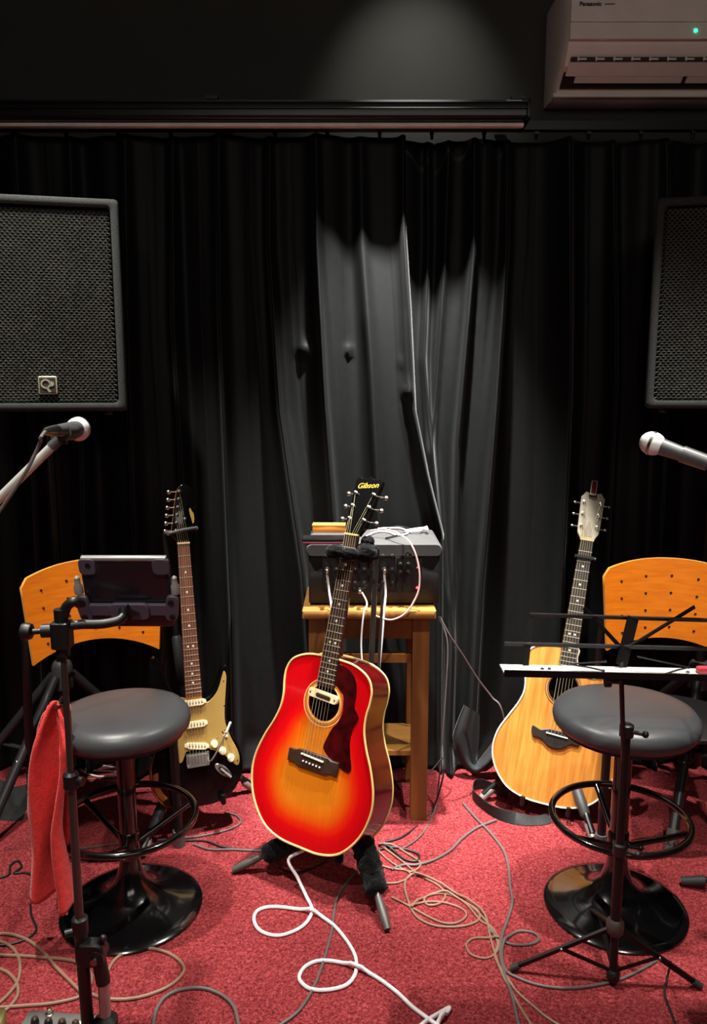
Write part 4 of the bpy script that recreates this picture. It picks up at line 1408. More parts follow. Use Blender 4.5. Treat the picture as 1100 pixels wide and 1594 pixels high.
def simple_stand(label, root, yneck, ybot, feet, hubp, polex=0.0, yoke=True, sleeve=True):
    O = Vector((hubp[0], hubp[1], 0))
    H3 = Vector(hubp)
    t = thing('guitar_stand', label, 'guitar stand', O)
    n0 = Wp(root, (polex, yneck, -.05))
    pt = MB().cyl(H3, n0, .009, 12).build('upright', BLACKM, t, O)
    m1, m2 = H3.lerp(n0, .30), H3.lerp(n0, .52)
    MB().tube([m1, m1.lerp(m2, .06), m1.lerp(m2, .94), m2], [.010, .016, .016, .011], 14).build('height_sleeve', mat('sleeve_black', (34, 34, 35), .5), t, O)
    MB().lathe([(.016, -.05), (.025, -.04), (.025, .03), (.016, .04)], 14, None, H3).build('hub', BLACKP, t, O)
    for f in feet:
        f = Vector(f)
        d = (f - H3).normalized()
        lg = MB().cyl(H3, f + Vector((0, 0, .008)), .011, 10).build('leg', BLACKM, t, O)
        MB().tube([f - d * .17, f - d * .16, f - d * .07, f - d * .06], [.011, .017, .017, .011], 12).build('leg_sleeve', mat('sleeve_grey', (52, 53, 54), .55), lg, O)
        MB().tube([f - d * .045, f - d * .035, f + d * .006], [.010, .0145, .0135], 12).build('rubber_foot', mat('foot_light', (150, 146, 140), .4, .4), lg, O)
    for s in (-1, 1):
        b = Wp(root, (s * .075, ybot - .012, -.03))
        e = Wp(root, (s * .075, ybot - .012, .025))
        up = Wp(root, (s * .075, ybot + .012, .028))
        MB().tube([H3 - Vector((0, 0, .03)), b, e, up], .008, 10).build('cradle_arm', BLACKM, t, O)
    if yoke:
        c = Wp(root, (0, yneck, -.026))
        lft, rgt = Wp(root, (-.055, yneck, -.02)), Wp(root, (.05, yneck + .006, -.02))
        lf, rf = Wp(root, (-.05, yneck - .002, .02)), Wp(root, (.046, yneck + .010, .018))
        MB().tube([lf, lft, n0, c, rgt, rf], .0065, 10).build('neck_fork', mat('fork_grey', (70, 71, 72), .5), t, O)
        MB().tube([lf, Wp(root, (.0, yneck + .006, .021)), rf], .0055, 10).build('neck_strap', mat('fork_grey', (70, 71, 72), .5), t, O)
    return t
fe1 = fl(222, 1328, .014)
simple_stand('black tubular stand holding the electric guitar', ge, .842, .02, [fe1, fl(392, 1226, .014), (-0.60, 2.60, .014)], (-0.545, 2.40, .23), -.055)
fr1 = fl(922, 1302, .014)
simple_stand('black tubular stand holding the natural guitar', gr, .845, .0, [fr1, fl(752, 1240, .014), (0.80, 2.66, .014)], (0.70, 2.50, .22), .0, yoke=False)

# ------------------------------------------------------------------ side table
OAK = mat('oak_table', (124, 76, 34), .5, 0, .4, var=(30, .3), rgb2=(100, 60, 26), stretch=(1, 1, .1), bump=(60, .06))
OAKT = mat('oak_top', (164, 116, 58), .45, 0, .4, var=(30, .25), rgb2=(138, 94, 44), stretch=(.1, 1, 1))
TY = 2.30
tx0, tx1 = at(470, 955, TY).x, at(679, 955, TY).x
tz = at(570, 951, TY).z
TD = 0.31
ta = thing('side_table', 'tall oak side table carrying the amplifier behind the sunburst guitar', 'table', ((tx0 + tx1) / 2, TY + TD / 2, 0))
tw = tx1 - tx0
MB().rbox((0, 0, tz - .013), (tw, TD, .026), .006).build('table_top', OAKT, ta)
for sx in (-1, 1):
    for sy in (-1, 1):
        MB().box((sx * (tw / 2 - .045), sy * (TD / 2 - .035), (tz - .026) / 2), (.052, .045, tz - .026)).build('leg', OAK, ta)
for sy in (-1, 1):
    MB().box((0, sy * (TD / 2 - .035), tz - .062), (tw - .14, .02, .07)).build('apron', OAK, ta)
    MB().box((0, sy * (TD / 2 - .035), .545), (tw - .14, .02, .028)).build('stretcher', OAK, ta)
for sx in (-1, 1):
    MB().box((sx * (tw / 2 - .045), 0, tz - .062), (.02, TD - .115, .07)).build('apron', OAK, ta)
    MB().box((sx * (tw / 2 - .045), 0, .20), (.02, TD - .115, .028)).build('stretcher', OAK, ta)
MB().box((0, 0, .215), (tw - .10, TD - .10, .016)).build('shelf', OAKT, ta)

# ------------------------------------------------------------------ mixer amplifier
AY = 2.345
ax0, ax1 = at(480, 930, AY).x, at(684, 930, AY).x
az1 = at(580, 848, AY).z
aw, ah, ad = ax1 - ax0, az1 - tz, 0.265
TOLEX = mat('black_tolex', (27, 27, 28), .6, 0, .4, var=(200, .2), bump=(400, .4, .001))
am = thing('mixer_amplifier', 'black mixer amplifier head with rows of knobs on the oak table', 'amplifier', ((ax0 + ax1) / 2, AY, tz))
bd = .016
MB().rbox((0, ad / 2, ah - .018), (aw + .012, ad, .036), .014, axis=1).build('lid', mat('grey_tolex', (66, 66, 66), .65, 0, .4, bump=(400, .4, .001)), am)
MB().rbox((0, ad / 2 + .008, (ah - .036) / 2 + .004), (aw, ad - .016, ah - .044), .006, axis=2).build('cabinet', TOLEX, am)
for sx in (-1, 1):
    MB().ball((sx * (aw / 2 - .005), .012, ah - .022), .014, 10, 6, (1, .9, 1)).build('corner_guard', STEEL, am)
    MB().box((sx * (aw / 2 - .06), ad / 2, .003), (.03, .2, .006)).build('foot', RUBBER, am)
PAN = mat('panel_black', (22, 22, 23), .4)
pz0, pz1 = at(580, 922, AY).z - tz, at(580, 858, AY).z - tz
p0, p1, p2 = at(501, 890, AY).x - (ax0 + ax1) / 2, at(616, 890, AY).x - (ax0 + ax1) / 2, at(657, 890, AY).x - (ax0 + ax1) / 2
MB().box(((p0 + p1) / 2, .006, (pz0 + pz1) / 2), (p1 - p0 - .002, .008, pz1 - pz0)).build('channel_panel', PAN, am)
ms = MB().box(((p1 + p2) / 2, .006, (pz0 + pz1 - .024) / 2), (p2 - p1 - .002, .008, pz1 - pz0 - .024)).build('master_panel', PAN, am)
MB().rbox(((p1 + p2) / 2 - .002, .005, pz1 - .012), (.028, .006, .022), .002, axis=1).build('badge', mat('badge_grey', (92, 90, 86), .4, .4), am)
e = MB().lathe([(.0045, 0), (.0075, 0), (.0075, .002), (.0045, .002), (.0045, 0)], 14, Matrix.Rotation(radians(90), 3, 'X'), ((p1 + p2) / 2 - .005, .002, pz1 - .011))
e.box(((p1 + p2) / 2 + .005, .001, pz1 - .013), (.004, .002, .012))
e.build('badge_emblem', mat('badge_ink', (30, 30, 30), .5), am)
KN = mat('knob_black', (44, 43, 42), .4)
kob = None
def knob(x, z, m, data=None, r=.0052):
    if data is None:
        o = MB().lathe([(r, 0), (r, .006), (r * .8, .011), (.0001, .0115)], 12, Matrix.Rotation(radians(90), 3, 'X')).box((0, -.0116, r * .5), (.0012, .001, r * .9)).build('knob', m, am)
    else:
        o = link_copy(data, 'knob', am)
    o.location = (x, .002, z)
    return o.data
kd = None
KLAB = mat('panel_print', (120, 118, 112), .6)
for r in range(3):
    for c in range(8):
        kd = knob(p0 + .014 + c * (p1 - p0 - .026) / 7, pz1 - .014 - r * (pz1 - pz0 - .045) / 2, KN, kd)
for r in range(2):
    for c in range(2):
        knob(p1 + .014 + c * .024, pz1 - .040 - r * .026, KN, kd)
tick = MB()
for c in range(8):
    tick.box((p0 + .014 + c * (p1 - p0 - .026) / 7, .0018, pz1 - .004), (.008, .0008, .0016))
    tick.box((p0 + .014 + c * (p1 - p0 - .026) / 7, .0018, pz0 + .012), (.006, .0008, .0014))
tick.build('panel_marks', KLAB, am)
REDL = mat('red_led', (220, 30, 34), .4, emit=((255, 50, 60), 4.0))
lx = at(649, 915, AY).x - (ax0 + ax1) / 2
MB().ball((lx, .0, at(649, 915, AY).z - tz), .0042, 10, 6).build('power_light', REDL, am)
MB().ball((lx, .001, at(649, 884, AY).z - tz), .003, 10, 6).build('status_light', mat('dim_red', (120, 24, 26), .4, emit=((200, 30, 30), .5)), am)
jk = None
for c in range(6):
    x = p0 + .014 + c * (p1 - p0 - .026) / 5
    o = MB().lathe([(.0055, 0), (.0055, .003), (.003, .003), (.003, 0)], 12, Matrix.Rotation(radians(90), 3, 'X')).build('jack', STEEL, am) if jk is None else link_copy(jk, 'jack', am)
    jk = o.data
    o.location = (x, .001, pz0 + .02)
# leads plugged into the panel
def plug_lead(label, p_px, path_px, m, r=.0032, yy=None):
    p = at(*p_px, AY - .004)
    pts = [p + Vector((0, -.028, -.002))] + [at(x, y, Y) for (x, y, Y) in path_px]
    t = thing('instrument_lead', label, 'cable', p)
    MB().cyl(p, p + Vector((0, -.03, -.001)), .0062, 12).ball(p + Vector((0, -.03, -.001)), .0062, 10, 6).build('plug', NICKEL, t, p)
    MB().tube(catmull(pts, 6), r, 8).build('lead', m, t, p)
    return t
plug_lead('white lead plugged in at the left of the amplifier panel', (509, 885), [(509, 896, AY - .032), (512, 920, AY - .03), (516, 948, AY - .06), (517, 990, AY - .07), (516, 1040, AY - .08)], CWHT)
plug_lead('white lead plugged in at the right of the amplifier panel', (598, 885), [(598, 896, AY - .032), (600, 922, AY - .03), (598, 948, AY - .06), (594, 1000, AY - .08), (588, 1060, AY - .1)], CWHT)
plug_lead('short grey lead crossing another low on the amplifier panel', (560, 917), [(564, 924, AY - .034), (571, 940, AY - .04), (566, 955, AY - .055), (562, 1000, AY - .06), (564, 1040, AY - .07)], CWHT, .0028)
cable('pink lead looping from the amplifier top over its front', None, .0028, CPINK,
      [at(577, 826, 2.47), at(600, 824, 2.44), at(622, 832, 2.36), at(640, 848, 2.325), at(651, 880, 2.31), at(652, 915, 2.30), at(642, 940, 2.29), at(628, 957, 2.28), at(608, 965, 2.275), at(588, 960, 2.28), at(580, 955, 2.285)], lift=False)
# things lying on the amplifier
zt_ = az1 + .0005
def top_pt(px, py):
    return fl(px, py, zt_)
q = top_pt(513, 829)
ob = thing('wooden_box', 'small orange wooden box lying on the amplifier', 'box', (q.x, q.y + .02, zt_), radians(-2))
ow = (at(540, 824, q.y).x - at(487, 824, q.y).x)
OBM = mat('orange_box_wood', (212, 132, 50), .5, var=(30, .2), stretch=(.1, 1, 1))
MB().rbox((0, 0, .011), (ow, .04, .022), .003).build('box_body', OBM, ob)
MB().rbox((0, 0, .024), (ow + .003, .042, .006), .003).build('lid', mat('orange_box_lid', (226, 148, 66), .45, var=(30, .2), stretch=(.1, 1, 1)), ob)
q0, q1 = at(470, 834, AY + .006), at(541, 834, AY + .006)
pb = thing('wireless_receiver', 'slim black box with a pink edge at the front left of the amplifier', 'receiver', ((q0.x + q1.x) / 2, AY + .035, zt_))
lw = q1.x - q0.x
MB().rbox((0, 0, .009), (lw, .06, .018), .004).build('case', mat('receiver_black', (20, 20, 21), .25, 0, .5, coat=.4), pb)
MB().box((0, -.0302, .0055), (lw - .004, .001, .004)).build('edge_strip', mat('strip_pink', (190, 90, 110), .4), pb)
MB().box((0, -.0302, .0135), (lw - .006, .001, .002)).build('edge_trim', STEEL, pb)
q = top_pt(648, 829)
wc = thing('cable_clamp', 'white plastic clamp lying at the right of the amplifier top', 'clamp', (q.x, q.y, zt_))
MB().tube(catmull([(-.035, .0, .006), (-.01, .012, .008), (.02, .01, .012), (.034, -.012, .016), (.03, -.03, .012)], 5), .005, 8).build('jaw', WHITEP, wc)
MB().tube(catmull([(-.038, -.006, .006), (-.015, -.02, .007), (.008, -.022, .009), (.016, -.006, .012), (.036, .006, .018)], 5), .0045, 8).build('handle', WHITEP, wc)
cable('white lead coiled flat across the amplifier top', None, .0032, CWHT, [fl(568, 836, zt_ + .004), fl(585, 828, zt_ + .004), fl(604, 828, zt_ + .004), fl(618, 833, zt_ + .004), fl(634, 830, zt_ + .004), fl(626, 823, zt_ + .004), fl(606, 822, zt_ + .004), fl(588, 823, zt_ + .005)], lift=False)
cable('black lead lying along the back of the amplifier top', None, .003, CBLK, [fl(598, 824, zt_ + .004), fl(615, 820, zt_ + .004), fl(630, 821, zt_ + .004), fl(640, 826, zt_ + .004), fl(622, 832, zt_ + .004), fl(600, 838, zt_ + .004)], lift=False)

# ------------------------------------------------------------------ music stand
MSY = 1.62
msb = fl(953, 1540)
DKRED = mat('dark_brown_metal', (18, 14, 15), .42, 0, .3)
hubm = at(957, 1442, MSY)
msO = Vector((hubm.x, MSY, 0))
mu = thing('music_stand', 'folding black music stand with open desk in front of the right stool', 'music stand', msO)
def desk(px, py):
    """desk plane leans back, away from the camera at its top"""
    Y = MSY - .03
    for _ in range(4):
        p = at(px, py, Y)
        Y = MSY - .03 + (p.z - .80) * .35
    return at(px, py, Y)
def strap(pts, wd, th, name, m=DKRED, parent=mu):
    mb = MB()
    P = [Vector(p) for p in pts]
    for a, b in zip(P, P[1:]):
        d = b - a
        L = d.length
        x = d.normalized()
        y = Vector((0, 1, .35)).normalized()
        z = x.cross(y).normalized()
        y = z.cross(x)
        M = Matrix((x, y, z)).transposed()
        mb.box((a + b) / 2, (L + th, th, wd), M)
    return mb.build(name, m, parent, msO)
strap([desk(826, 957), desk(1150, 967)], .0085, .004, 'upper_bar')
strap([desk(786, 1002), desk(1180, 1012)], .0085, .004, 'lower_bar')
strap([desk(827, 955), desk(817, 1046)], .012, .003, 'end_strap')
strap([desk(1130, 965), desk(1138, 1052)], .012, .003, 'end_strap')
strap([desk(985, 962), desk(967, 1034)], .026, .004, 'center_plate')
strap([desk(968, 1010), desk(909, 947)], .0085, .003, 'folding_arm')
strap([desk(978, 1008), desk(1080, 945)], .0085, .003, 'folding_arm')
tr0, tr1 = desk(778, 1036), desk(1185, 1046)
trl_ = (tr1 - tr0)
ang_ = atan2(trl_.z, trl_.x)
tray = MB().box((tr0 + tr1) / 2 + Vector((0, -.018, 0)), (trl_.length, .050, .003), Matrix.Rotation(-ang_, 3, 'Y')).build('tray', mat('tray_steel', (206, 204, 200), .38, .1), mu, msO)
MB().box((tr0 + tr1) / 2 + Vector((0, -.044, .000)), (trl_.length, .004, .014), Matrix.Rotation(-ang_, 3, 'Y')).build('tray_lip', DKRED, mu, msO)
for (px, py) in ((840, 1037), (851, 1037), (1064, 1042)):
    p = desk(px, py)
    MB().lathe([(.004, 0), (.003, .002), (.0001, .003)], 8, None, (p.x, p.y - .02, p.z + .0015)).build('rivet', STEEL, tray, msO)
for pts in ([(880, 1029), (905, 1027), (935, 1025)], [(884, 1030), (910, 1034), (932, 1039)], [(983, 1017), (1020, 1025), (1062, 1034)], [(1020, 1046), (1045, 1038), (1062, 1034)]):
    P = [desk(*p) + Vector((0, -.03, .004)) for p in pts]
    MB().tube(P, .0018, 6).ball(P[-1], .003, 8, 6).build('page_holder', BLACKM, mu, msO)
rod_top = desk(966, 1030)
mz = at(963, 1137, MSY).z
cl2 = at(961, 1322, MSY).z
MB().cyl((msO.x, MSY, mz - .1), rod_top, .0052, 10).build('upper_rod', BLACKM, mu, msO)
MB().cyl((msO.x, MSY, cl2 - .06), (msO.x, MSY, mz), .0095, 14).build('middle_tube', DKRED, mu, msO)
MB().cyl((msO.x, MSY, hubm.z - .02), (msO.x, MSY, cl2), .0120, 14).build('lower_tube', DKRED, mu, msO)
for (z, nm) in ((mz, 'upper_clamp'), (cl2, 'lower_clamp')):
    MB().lathe([(.012, -.016), (.0155, -.013), (.0155, .013), (.011, .016)], 14, None, (msO.x, MSY, z)).cyl((msO.x + .01, MSY - .008, z), (msO.x + .032, MSY - .02, z), .005, 8).ball((msO.x + .034, MSY - .021, z), .008, 8, 6).build(nm, BLACKP, mu, msO)
kp = desk(947, 1062)
MB().cyl(rod_top + Vector((0, -.004, -.04)), kp, .005, 8).cyl(kp + Vector((-.008, 0, 0)), kp + Vector((.004, 0, 0)), .011, 10).build('tilt_knob', BLACKP, mu, msO)
MB().lathe([(.014, -.02), (.02, -.012), (.02, .012), (.014, .02)], 14, None, (msO.x, MSY, hubm.z)).build('hub', mat('hub_dull', (72, 64, 62), .5, .3), mu, msO)
hz0 = Vector((msO.x, MSY, hubm.z))
feet = [fl(797, 1507, .008), fl(1088, 1534, .008), fl(950, 1562, .02) + Vector((0, -.02, 0))]
bc = Vector((msO.x, MSY - .005, .035))
for i, f in enumerate(feet[:2]):
    lg = strap([hz0, f], .013, .006, 'leg')
    d = (f - hz0).normalized()
    MB().cyl(f - d * .018, f + d * .004, .0085, 10).build('rubber_foot', RUBBER, lg, msO)
    mid = hz0.lerp(f, .52)
    strap([mid, bc], .009, .004, 'brace')
    MB().ball(mid + Vector((0, -.005, 0)), .005, 8, 6).build('rivet', STEEL, mu, msO)
f3 = Vector((msO.x + .02, MSY + .26, .008))
lg = strap([hz0, f3], .013, .006, 'leg')
MB().cyl(f3 - Vector((0, .012, -.006)), f3, .0085, 10).build('rubber_foot', RUBBER, lg, msO)
strap([hz0.lerp(f3, .52), bc], .009, .004, 'brace')
MB().tube([hz0, bc], .0095, 12).build('centre_tube', DKRED, mu, msO)
MB().lathe([(.010, 0), (.015, .006), (.015, .022), (.010, .028)], 12, None, (bc.x, bc.y, .012)).cyl((bc.x, bc.y, .014), (bc.x, bc.y, 0.0), .006, 8).build('lower_collar', BLACKP, mu, msO)
pr = desk(1090, 1044) + Vector((0, -.018, .003))
ca = thing('capo', 'small red and pink capo resting on the music stand tray', 'capo', pr)
MB().rbox((0, 0, .006), (.034, .016, .012), .005).build('body', mat('capo_red', (196, 60, 74), .4), ca)
MB().tube(catmull([(.014, 0, .008), (.026, .002, .016), (.036, .0, .012)], 4), .004, 8).build('lever', mat('capo_pink', (226, 130, 140), .4), ca)

# ------------------------------------------------------------------ tablet on a boom stand
TSY = 1.36
tpx = at(98, 985, TSY)
hg = at(140, 1478, TSY)
px0 = at(96, 975, TSY).x
tsO = Vector((at(122, 1400, TSY).x, TSY, 0))
ts = thing('tablet_stand', 'chrome and black upright stand holding the tablet beside the towel', 'tablet stand', tsO)
def tv(px, py, dy=0.0):
    p = at(px, py, TSY + dy)
    return p
X0 = tsO.x
zt1 = tv(97, 1010).z
zj = tv(112, 1215).z
zl = tv(124, 1440).z
MB().cyl((X0, TSY, zj), (X0, TSY, zt1), .0058, 12).build('upper_rod', DKCHROME, ts, tsO)
MB().cyl((X0, TSY, zl - .03), (X0, TSY, zj), .0082, 14).build('middle_tube', DKCHROME, ts, tsO)
MB().lathe([(.010, -.018), (.0145, -.013), (.0145, .013), (.009, .018)], 14, None, (X0, TSY, zj)).cyl((X0 + .01, TSY, zj), (X0 + .024, TSY - .005, zj), .009, 10).build('height_clutch', BLACKP, ts, tsO)
MB().cyl((X0 + .004, TSY, .10), (X0, TSY, zl), .0125, 14).build('counter_tube', BLACKM, ts, tsO)
MB().lathe([(.0125, -.02), (.0155, -.012), (.0155, .02), (.0105, .024)], 14, None, (X0, TSY, zl - .005)).cyl((X0 - .01, TSY - .005, zl - .01), (X0 - .026, TSY - .012, zl - .01), .008, 10).build('tube_clutch', BLACKP, ts, tsO)
hp = tv(152, 1483)
MB().rbox((X0 + .02, TSY - .004, hp.z + .004), (.055, .028, .05), .012, axis=1).cyl(hp + Vector((0, -.02, 0)), hp + Vector((0, .018, 0)), .017, 16).cyl(hp, Vector((hp.x + .008, TSY, hp.z - .065)), .014, 14).build('swivel_joint', BLACKP, ts, tsO)
MB().cyl(hp + Vector((0, -.026, -.002)), hp + Vector((0, -.019, -.002)), .007, 12).build('swivel_bolt', STEEL, ts, tsO)
MB().cyl(hp + Vector((.012, .0, .012)), hp + Vector((.014, -.006, .034)), .004, 8).ball(hp + Vector((.014, -.006, .036)), .0075, 10, 6).build('swivel_lever', BLACKP, ts, tsO)
lx_ = hp.x + .008
MB().cyl((lx_, TSY, .09), (lx_, TSY, hp.z - .05), .0112, 16).build('main_tube', CHROME, ts, tsO)
MB().lathe([(.014, -.04), (.024, -.03), (.024, .03), (.014, .04)], 14, None, (lx_, TSY, .11)).build('hub', BLACKP, ts, tsO)
for a in (300, 60 + 120, 265 - 210):
    dx, dy = cos(radians(a)), sin(radians(a))
    if a == 55:
        dx, dy = cos(radians(250)), sin(radians(250))
    e = Vector((lx_ + dx * .28, TSY + dy * .28, .014))
    lg = MB().cyl((lx_ + dx * .02, TSY + dy * .02, .11), e, .009, 10).build('leg', BLACKM, ts, tsO)
    MB().cyl(e - Vector((dx * .04, dy * .04, -.012)), e, .013, 10).build('rubber_foot', RUBBER, lg, tsO)
# clamp at the top with its side knob, arm to the holder
zc0, zc1 = tv(97, 1020).z, tv(97, 948).z
MB().cyl((X0, TSY, zc0), (X0, TSY, zc1), .0125, 14).rbox((X0, TSY, (zc0 + zc1) / 2 - .004), (.034, .034, .05), .006).build('clamp_post', BLACKP, ts, tsO)
kq = tv(45, 981)
MB().cyl((X0, TSY, kq.z), (X0 - .035, TSY - .004, kq.z), .013, 12).cyl((X0 - .03, TSY - .004, kq.z), (kq.x + .01, TSY - .008, kq.z), .0055, 10).build('knob_shaft', BLACKP, ts, tsO)
MB().lathe([(.008, 0), (.0155, .004), (.0165, .012), (.014, .020), (.006, .023)], 16, Matrix.Rotation(radians(90), 3, 'Y'), (kq.x - .012, TSY - .008, kq.z)).build('clamp_knob', BLACKP, ts, tsO)
hc = tv(192, 950, .05)
MB().tube(catmull([Vector((X0, TSY, kq.z + .006)), tv(125, 972, .01), tv(160, 971, .02), tv(188, 964, .03), hc], 5), .0092, 12).build('holder_arm', BLACKP, ts, tsO)
MB().tube(catmull([tv(98, 962), tv(104, 944, .0), tv(116, 936, .0), tv(124, 940, .01)], 4), .0095, 10).build('holder_elbow', BLACKP, ts, tsO)
PURP = mat('plum_grey_plastic', (74, 68, 82), .45)
Rt = Matrix.Rotation(radians(-14), 3, 'X')          # top of the tablet leans towards the camera
Rt = Matrix.Rotation(radians(16), 3, 'X') @ Matrix.Rotation(radians(0), 3, 'Z')
tcn = tv(200, 922, .075)
def tl(x, y, z):
    return tcn + Rt @ Vector((x, y, z))
def tmb(mb):
    mb.v = [tcn + Rt @ p for p in mb.v]
    return mb
TW, TH = .166, .150
tb_ = thing('tablet', 'dark tablet in a rounded case seen from behind on its stand', 'tablet', tcn)
tmb(MB().rbox((0, 0, 0), (TW, .010, TH), .012, axis=1)).build('case', mat('tablet_case', (26, 24, 30), .28, 0, .5, coat=.3), tb_, tcn)
tmb(MB().rbox((0, .006, 0), (TW - .012, .003, TH - .012), .008, axis=1)).build('screen', mat('tablet_glass', (5, 5, 6), .08, 0, .6), tb_, tcn)
tmb(MB().rbox((0, 0, TH / 2 - .001), (TW - .006, .012, .010), .004, axis=0)).build('case_rim', mat('rim_silver', (170, 170, 166), .3, .5), tb_, tcn)
for sx in (-1, 1):
    tmb(MB().rbox((sx * (TW / 2 - .014), -.003, TH / 2 - .016), (.032, .010, .034), .009, axis=1)).build('case_corner', PURP, tb_, tcn)
tmb(MB().lathe([(.005, 0), (.005, .001), (.0001, .0012)], 12, Matrix.Rotation(radians(90), 3, 'X'), (-TW / 2 + .016, -.008, TH / 2 - .012))).build('camera_lens', BLACKP, tb_, tcn)
# holder cross bars and grips
hb = tmb(MB().rbox((.004, -.013, -.030), (.17, .010, .022), .006, axis=1)).build('holder_bar', PURP, ts, tsO)
tmb(MB().rbox((.004, -.019, -.030), (.075, .010, .034), .010, axis=1)).build('holder_plate', PURP, ts, tsO)
tmb(MB().prism([(.020 * cos(a) * (1 if k % 2 == 0 else .45), .020 * sin(a) * (1 if k % 2 == 0 else .45)) for k, a in enumerate([2 * pi * k / 8 for k in range(8)])], 0, .004, Matrix.Rotation(radians(90), 3, 'X'), (.004, -.024, -.030))).build('holder_star', BLACKP, ts, tsO)
for sx in (-1, 1):
    pl = tmb(MB().rbox((sx * .084, -.014, -.026), (.024, .010, .056), .010, Matrix.Rotation(radians(sx * 8), 3, 'Y'), axis=1)).build('grip_plate', PURP, ts, tsO)
    for dz in (-.018, .014):
        tmb(MB().lathe([(.006, 0), (.006, .001), (.0001, .001)], 10, Matrix.Rotation(radians(90), 3, 'X'), (sx * .084, -.0192, -.026 + dz))).build('grip_hole', BLACKP, pl, tsO)
    tmb(MB().lathe([(.0085, 0), (.0085, .016), (.006, .020), (.005, .034), (.002, .037)], 12, None, (sx * .092, -.006, .002))).build('grip_finger', mat('finger_grey', (150, 148, 142), .4, .3), ts, tsO)

# ------------------------------------------------------------------ towel hanging from a hook on the stand
TOW = mat('red_towel', (232, 66, 64), .95, 0, .1, var=(90, .12), bump=(330, .9, .003), sheen=.3)
twY = 1.72
tc_ = at(80, 1095, twY)
hook = None
vs, fs = [], []
nU, nV = 44, 46
def towel_c(u, v):
    """centre line of the hanging folds, u across, v down"""
    e = min(1, v * 5)
    zt0 = at(80, 1092, twY).z
    bot_px = 1408 - 16 * sin(u * 5) - (28 * max(0, (u - .45)) * 1.5)
    zb0 = at(70, bot_px, twY).z
    z = zt0 + (zb0 - zt0) * v - .035 * (1 - e) * (abs(u - .5) * 2) ** 2 
    xl = interp([(0, 64), (-.12, 50), (-.3, 41), (-.6, 35), (-1, 38)], -v)
    xr = interp([(0, 100), (-.12, 106), (-.3, 108), (-.6, 104), (-.85, 108), (-1, 112)], -v)
    y = twY + (.010 + .028 * e) * sin(u * 2 * pi * 1.75 + .6 + .5 * v) + .012 * sin(u * 17 + v * 3) * e
    x = at(xl + (xr - xl) * u, 1090 + 300 * v, twY).x + .006 * sin(v * 9 + u * 6)
    return Vector((x, y, z))
th = .0045
for side in (-1, 1):
    for j in range(nV + 1):
        for i in range(nU + 1):
            u, v = i / nU, j / nV
            p = towel_c(u, v)
            a, b = towel_c(max(0, u - .01), v), towel_c(min(1, u + .01), v)
            t2 = (b - a)
            n2 = Vector((t2.y, -t2.x, 0)).normalized()
            vs.append(p + n2 * th * side)
n1 = (nU + 1) * (nV + 1)
for j in range(nV):
    for i in range(nU):
        a = j * (nU + 1) + i
        fs.append((a, a + nU + 1, a + nU + 2, a + 1))
        fs.append((n1 + a, n1 + a + 1, n1 + a + nU + 2, n1 + a + nU + 1))
for i in range(nU):
    fs.append((i, i + 1, n1 + i + 1, n1 + i))
    b = nV * (nU + 1) + i
    fs.append((b, n1 + b, n1 + b + 1, b + 1))
for j in range(nV):
    a = j * (nU + 1)
    fs.append((a, n1 + a, n1 + a + nU + 1, a + nU + 1))
    a += nU
    fs.append((a, a + nU + 1, n1 + a + nU + 1, n1 + a))
tw_o = MB().add(vs, fs).build('towel', TOW, ang=180)
tag(tw_o, 'red terry towel hanging in folds beside the left bar stool', 'towel')
# second leaf of the towel, folded behind
vs, fs = [], []
for j in range(31):
    v = j / 30
    for i in range(13):
        u = i / 12
        px = 92 + (108 - 92) * u + 4 * sin(v * 5)
        p = at(px, 1098 + (1425 - 1098) * v * (.97 + .03 * u), twY + .035 + .014 * sin(u * 5 + v * 2))
        vs.append(p)
for j in range(30):
    for i in range(12):
        a = j * 13 + i
        fs.append((a, a + 13, a + 14, a + 1))
n1 = len(vs)
vs += [p + Vector((0, .007, 0)) for p in vs]
fs += [tuple(k + n1 for k in f[::-1]) for f in fs]
for j in range(30):
    for a in (j * 13, j * 13 + 12):
        fs.append((a, a + 13, n1 + a + 13, n1 + a))
for i in range(12):
    for a in (i, 30 * 13 + i):
        fs.append((a, a + 1, n1 + a + 1, n1 + a))
MB().add(vs, fs).build('back_leaf', TOW, tw_o, ang=180)
hkp = at(84, 1092, twY)
MB().tube([at(103, 1098, TSY), at(94, 1100, 1.55), hkp + Vector((0.006, -.01, -.014)), hkp + Vector((0, .05, -.010))], .004, 8).build('towel_hook', BLACKM, ts, tsO)

# ------------------------------------------------------------------ effects pedal on the floor
pbk = fl(41, 1574, .055)
pd = thing('effects_pedal', 'grey multi effects pedal with black knobs in the bottom left corner', 'effects pedal', (fl(41, 1574, .055).x + .09, pbk.y - .08, 0), radians(-6))
PW, PD_ = .19, .16
MB().rbox((0, 0, .026), (PW, PD_, .052), .008).build('case', mat('pedal_grey', (112, 112, 108), .45, .3, var=(30, .08)), pd)
for k in range(4):
    MB().lathe([(.0085, 0), (.0085, .010), (.007, .017), (.0001, .018)], 14, None, (-.062 + k * .030, .040, .052)).build('knob', BLACKP, pd)
    MB().lathe([(.0055, 0), (.0045, .0015), (.0001, .0016)], 12, None, (-.062 + k * .030, .040, .070)).build('knob_cap', NICKEL, pd)
MB().lathe([(.0085, 0), (.0085, .010), (.0001, .011)], 14, None, (.072, .022, .052)).build('knob', BLACKP, pd)
for x in (-.045, .045):
    MB().lathe([(.009, 0), (.009, .003), (.0055, .004), (.0055, .014), (.0001, .0155)], 12, None, (x, .070, .052)).build('foot_switch', NICKEL, pd)
MB().rbox((.045, .048, .0525), (.045, .022, .001), .003).build('name_plate', WHITEP, pd)
